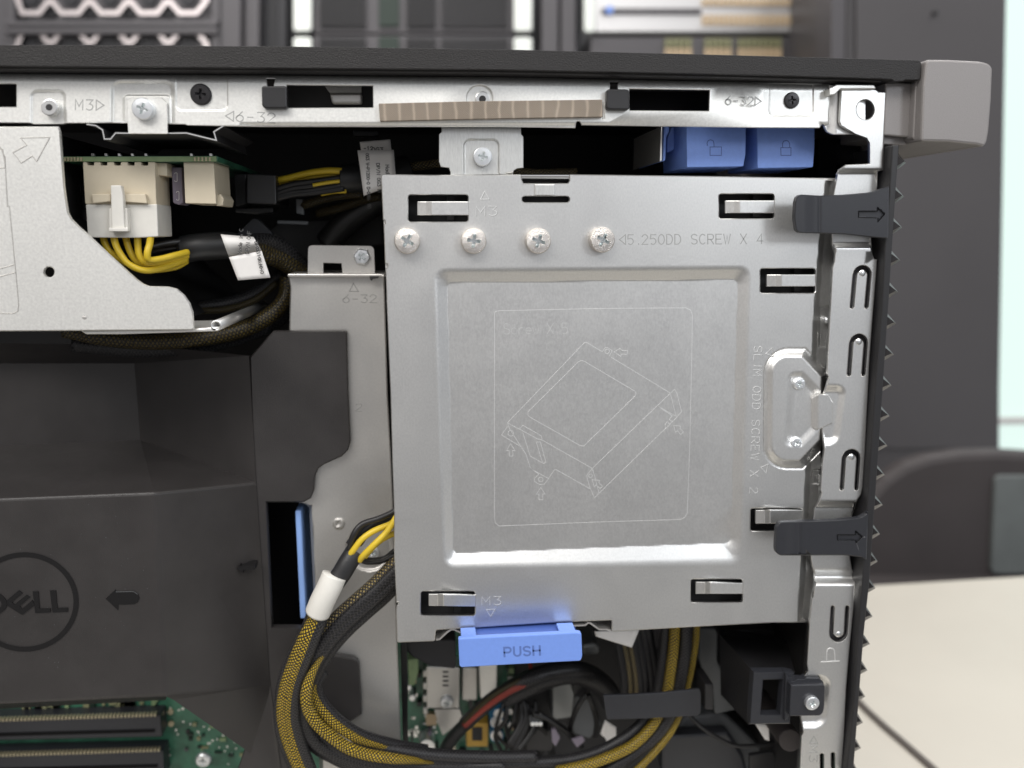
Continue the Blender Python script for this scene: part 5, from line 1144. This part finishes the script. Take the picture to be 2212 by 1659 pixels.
for pts in (((1250, 620, .012), (1165, 760, .010), (1100, 860, .009), (1000, 960, .008), (920, 1040, .009), (880, 1090, .011)), ((1250, 700, .018), (1140, 790, .014), (1000, 850, .011), (900, 920, .010), (830, 1010, .010), (800, 1050, .011)), ((1250, 850, .020), (1165, 870, .018), (1060, 920, .016), (980, 990, .014), (920, 1060, .014))):
    tube('yellow_wire', s10(*pts), 6.8, yellow, pa)
for pts in (((1250, 1010, .024), (1165, 1045, .022), (1060, 1095, .02), (950, 1105, .018), (880, 1085, .016)), ((1250, 980, .024), (1165, 1010, .023), (1080, 1070, .022), (960, 1085, .020), (890, 1060, .018))):
    tube('black_wire', s10(*pts), 5.5, blackw, pa)
tube('sleeve', s10((848, 1015, .014), (790, 1105, .012), (740, 1190, .011), (690, 1260, .011)), 22, sleeve_m, pa, label='black sleeve')
bd = tube('band', s10((680, 1208, .009), (640, 1300, .008), (585, 1410, .008), (545, 1508, .009)), 27.5, white_n, pa, seg=24, label='white plastic band')
for rr2, m_, off in ((13, br_yel, 0), (12, br_yel, 46), (13, br_blk, 92)):
    o_ = off; tube('strand', s13((530+o_*.6, 380, .009+off*.00006), (505+o_*.75, 470, .009), (440+o_*.9, 600, .009), (385+o_, 720, .010), (330+o_, 860, .012), (285+o_*1.05, 1000, .014), (262+o_*1.1, 1130, .016), (262+o_*1.1, 1260, .018), (295+o_*1.1, 1410, .02), (350+o_*1.05, 1560, .022), (420+o_, 1720, .024)), rr2, m_, pa)
tube('strand', s13((500, 420, .013), (440, 560, .013), (350, 740, .014), (280, 900, .016), (240, 1080, .019), (232, 1260, .021), (262, 1430, .023), (320, 1580, .025), (380, 1720, .027)), 12, br_blk, pa)
pc = thing('braided_cable', 'thick black braided cable bending round the bracket behind the banded one', 'cable', (700, 1560, .02))
def fan(name, base, offs, mats, r, parent):
    for (dx, dy, dyy), m_ in zip(offs, mats):
        tube(name, s13(*[(a+dx*w, b+dy*w, y+dyy) for (a, b, y, w) in base]), r, m_, parent)
base = [(1290, -20, .020, 1), (1170, 80, .019, 1), (1020, 230, .018, 1), (860, 370, .017, 1), (720, 500, .016, 1), (600, 640, .016, 1), (510, 800, .017, .9), (450, 960, .019, .8), (410, 1120, .021, .75), (420, 1270, .023, .8), (500, 1420, .025, .9), (640, 1520, .028, 1), (820, 1590, .03, 1), (1050, 1640, .032, 1), (1300, 1660, .034, 1), (1700, 1680, .036, 1), (2250, 1680, .038, 1)]
fan('strand', base, [(-34, -36, 0), (-4, -8, -.0015), (26, 26, -.001), (-20, 20, .004), (54, 58, .002)], [br_gold, br_blk, br_blk, br_blk, br_blk], 15.5, pc)
base2 = [(640, 690, .014, 1), (560, 800, .012, 1), (500, 920, .011, 1), (472, 1030, .011, 1), (480, 1150, .012, 1), (545, 1270, .013, 1), (650, 1370, .015, 1), (790, 1470, .017, 1), (950, 1530, .019, 1), (1150, 1562, .021, 1), (1330, 1580, .024, 1), (1500, 1600, .03, 1)]
rl2 = [3, 7, 11, 13, 13.5, 13.5, 13.5, 13.5, 13, 12, 8, 3]
tube('strand', s13(*[(a-18, b_+18, y, r_) for (a, b_, y, w), r_ in zip(base2, rl2)]), 13.5, br_yel, pc)
base3 = [(580, 900, .020, 1), (520, 1000, .018, 1), (540, 1110, .018, 1), (620, 1220, .018, 1), (730, 1320, .019, 1), (860, 1400, .021, 1), (1000, 1450, .024, 1), (1200, 1500, .028, 1), (1400, 1530, .03, 1)]
rl3 = [3, 8, 11, 11.5, 11.5, 11, 9, 6, 2.5]
tube('strand', s13(*[(a-12, b_+10, y, r_) for (a, b_, y, w), r_ in zip(base3, rl3)]), 11.5, br_yel, pc)
fan('strand', base3, [(22, -20, .002)], [br_blk], 11.5, pc)
tube('strand', s13((700, 1330, .026, 3), (900, 1440, .026), (1060, 1490, .027), (1300, 1530, .028), (1600, 1560, .03), (2000, 1570, .032), (2300, 1565, .034)), 14, br_blk, pc)
tube('strand', s13((560, 1400, .026), (760, 1530, .027), (1000, 1600, .029), (1300, 1640, .03), (1700, 1640, .032), (2050, 1640, .03)), 12, br_blk, pc)
# right bundle rising behind the strap
def s14(*p): return [((R14((q[0], q[1]))[0][0]), (R14((q[0], q[1]))[0][1])) + tuple(q[2:]) for q in p]
pr = thing('braided_cable', 'right cable bundle with two yellow strands rising to the cage', 'cable', (1400, 1500, .04))
YR = .040
def rb(name, pts, r, m_): tube(name, s14(*[(a, b, YR+d) for a, b, d in pts]), r, m_, pr)
rb('strand', ((1410, 480, 0), (1395, 700, 0), (1370, 900, 0), (1345, 1050, 0), (1290, 1200, 0), (1200, 1350, -.002), (1060, 1480, -.004), (880, 1570, -.006), (680, 1640, -.008), (450, 1690, -.01)), 12.5, br_yel)
rb('strand', ((1580, 480, .002), (1572, 640, .002), (1545, 820, .002), (1510, 990, .002), (1460, 1180, .001), (1390, 1340, 0), (1290, 1480, -.002), (1160, 1620, -.004), (1050, 1720, -.006)), 8.5, br_yel)
for a in ((1480, 0, 15), (1525, .006, 12), (1440, .006, 12)):
    rb('strand', ((a[0]+20, 480, a[1]), (a[0]+10, 700, a[1]), (a[0]-20, 900, a[1]), (a[0]-60, 1080, a[1]), (a[0]-130, 1260, a[1]), (a[0]-230, 1400, a[1]), (a[0]-370, 1520, a[1]), (a[0]-520, 1620, a[1]), (a[0]-700, 1720, a[1])), a[2], br_blk)
rb('strand', ((1340, 480, .004), (1320, 700, .004), (1300, 900, .004), (1270, 1060, .004), (1210, 1200, .004), (1110, 1330, .003), (960, 1440, .001), (780, 1530, 0), (560, 1590, -.002), (300, 1612, -.004), (0, 1618, -.006), (-500, 1600, -.008), (-900, 1560, -.01)), 13, br_blk)
for a, m_ in ((1200, br_blk), (1150, br_blk), (1075, br_gold), (1110, br_blk), (1020, br_gold), (980, br_blk), (1240, br_blk)):
    rb('strand', ((a-60, 500, .012), (a-30, 640, .012), (a, 800, .012), (a+20, 950, .012), (a+20, 1080, .012), (a-20, 1220, .012)), 10 if m_ is br_blk else 7, m_)
st = tag(prism('cable_strap', rnd(R14((830, 1075), (1010, 1072), (1300, 1055), (1605, 1022), (1618, 1060), (1615, 1215), (1590, 1240), (1200, 1262), (860, 1272), (845, 1180)), 3), YR-.010, YR-.0085, plastic_hook, None, .0004), 'dark flat plastic strap holding the right cable bundle', 'strap')
prism('strap_anchor', R14((1648, 985), (1720, 985), (1716, 1195), (1650, 1190)), YR-.006, YR+.01, plastic, st, .0008)
tg5 = thing('cable_tag', 'dim grey tag tucked under the cage edge right of the latch', 'tag', (1300, 1400, .03))
tagsheet('label', R14((760, 560), (1120, 545), (1060, 690), (770, 600)), .03, tg5)

# lower right: plate, fan housing, box bracket with screw
fh = thing('fan_housing', 'dark grey fan housing low at the right, behind the cables', 'fan housing', (1500, 1640, .07))
prism('housing', R14((1480, 1250), (1800, 1210), (2100, 1500), (2212, 1700), (1300, 1700), (1330, 1480)), .075, .12, grey_in, fh, .002)
prism('housing_step', R14((1300, 1400), (1840, 1370), (1960, 1560), (2000, 1700), (1300, 1700)), .066, .0745, plastic_hook, fh, .002)
prism('steel_guide', rnd(R14((1600, 540), (1755, 540), (1750, 800), (1800, 900), (1880, 1020), (1915, 1190), (1730, 1230), (1710, 980), (1640, 900), (1600, 780)), 6), .06, .064, grey_in, fh, .001)
tube('black_wire', s14((1500, 1215, .05), (1620, 1330, .048), (1760, 1420, .046), (1900, 1480, .046), (2100, 1475, .048), (2200, 1450, .05)), 5, blackw, fh)
prism('rib', R15((0, 1560), (190, 1530), (240, 1659), (0, 1700)), .055, .058, plastic, fh, .0006)
bb = thing('plastic_bracket', 'black plastic bracket with square opening screwed to the post', 'bracket', (1670, 1500, -.005))
fr = R15((28, 888), (318, 886), (320, 895), (356, 895), (320, 1302), (-2, 1306))
frame_h = R15((106, 950), (264, 946), (240, 1230), (84, 1230))
sheet('opening_frame', fr, -0.004, .004, plastic_hook, bb, holes=[frame_h], rim=.0004, rimw=1.5)
poly3('box', [[(1628, 1452, 0), (1716, 1454, 0), (1700, 1395, .05), (1555, 1372, .05)], [(1628, 1452, 0), (1555, 1372, .05), (1560, 1500, .05), (1620, 1565, 0)],
              [(1555, 1372, .05), (1700, 1395, .05), (1690, 1340, .07), (1555, 1330, .07)]], plastic, bb, th=.0015)
prism('box_top', R14((1770, 545), (2212, 545), (2212, 700), (1960, 700), (1760, 600)), .055, .08, plastic, bb, .001)
multi([(R14((1865, 615), (1960, 612), (1990, 680), (1910, 682)), .0535, .055), (R14((2035, 610), (2130, 610), (2175, 675), (2085, 678)), .0535, .055)], 'vent_hole', gloss, bb)
prism('mounting_ear', rnd(R15((330, 992), (598, 988), (606, 1010), (600, 1170), (590, 1215), (565, 1240), (318, 1245)), 3), -0.0105, -0.006, plastic_hook, bb, .0005)
prism('ear_lip', rnd(R15((322, 965), (360, 962), (385, 945), (440, 948), (455, 938), (560, 940), (590, 965), (598, 992), (330, 994)), 2), -0.0080, -0.004, plastic_hook, bb, .0006)
prism('ear_rib', R15((290, 900), (326, 965), (318, 1245), (280, 1290)), -0.006, 0.0, plastic_hook, bb, .0005)
screw(*R15((490, 1125))[0], 17.5, -0.0105, 'pan', bb, 12)
tg6 = tag(tagsheet('label_sheet', R15((42, 1305), (150, 1308), (155, 1440), (120, 1430)), .03, None), 'triangular bit of white label under the square opening', 'label')
can('plastic_barrel', *R15((325, 1440))[0], 24, .012, .05, chair_m, bb)
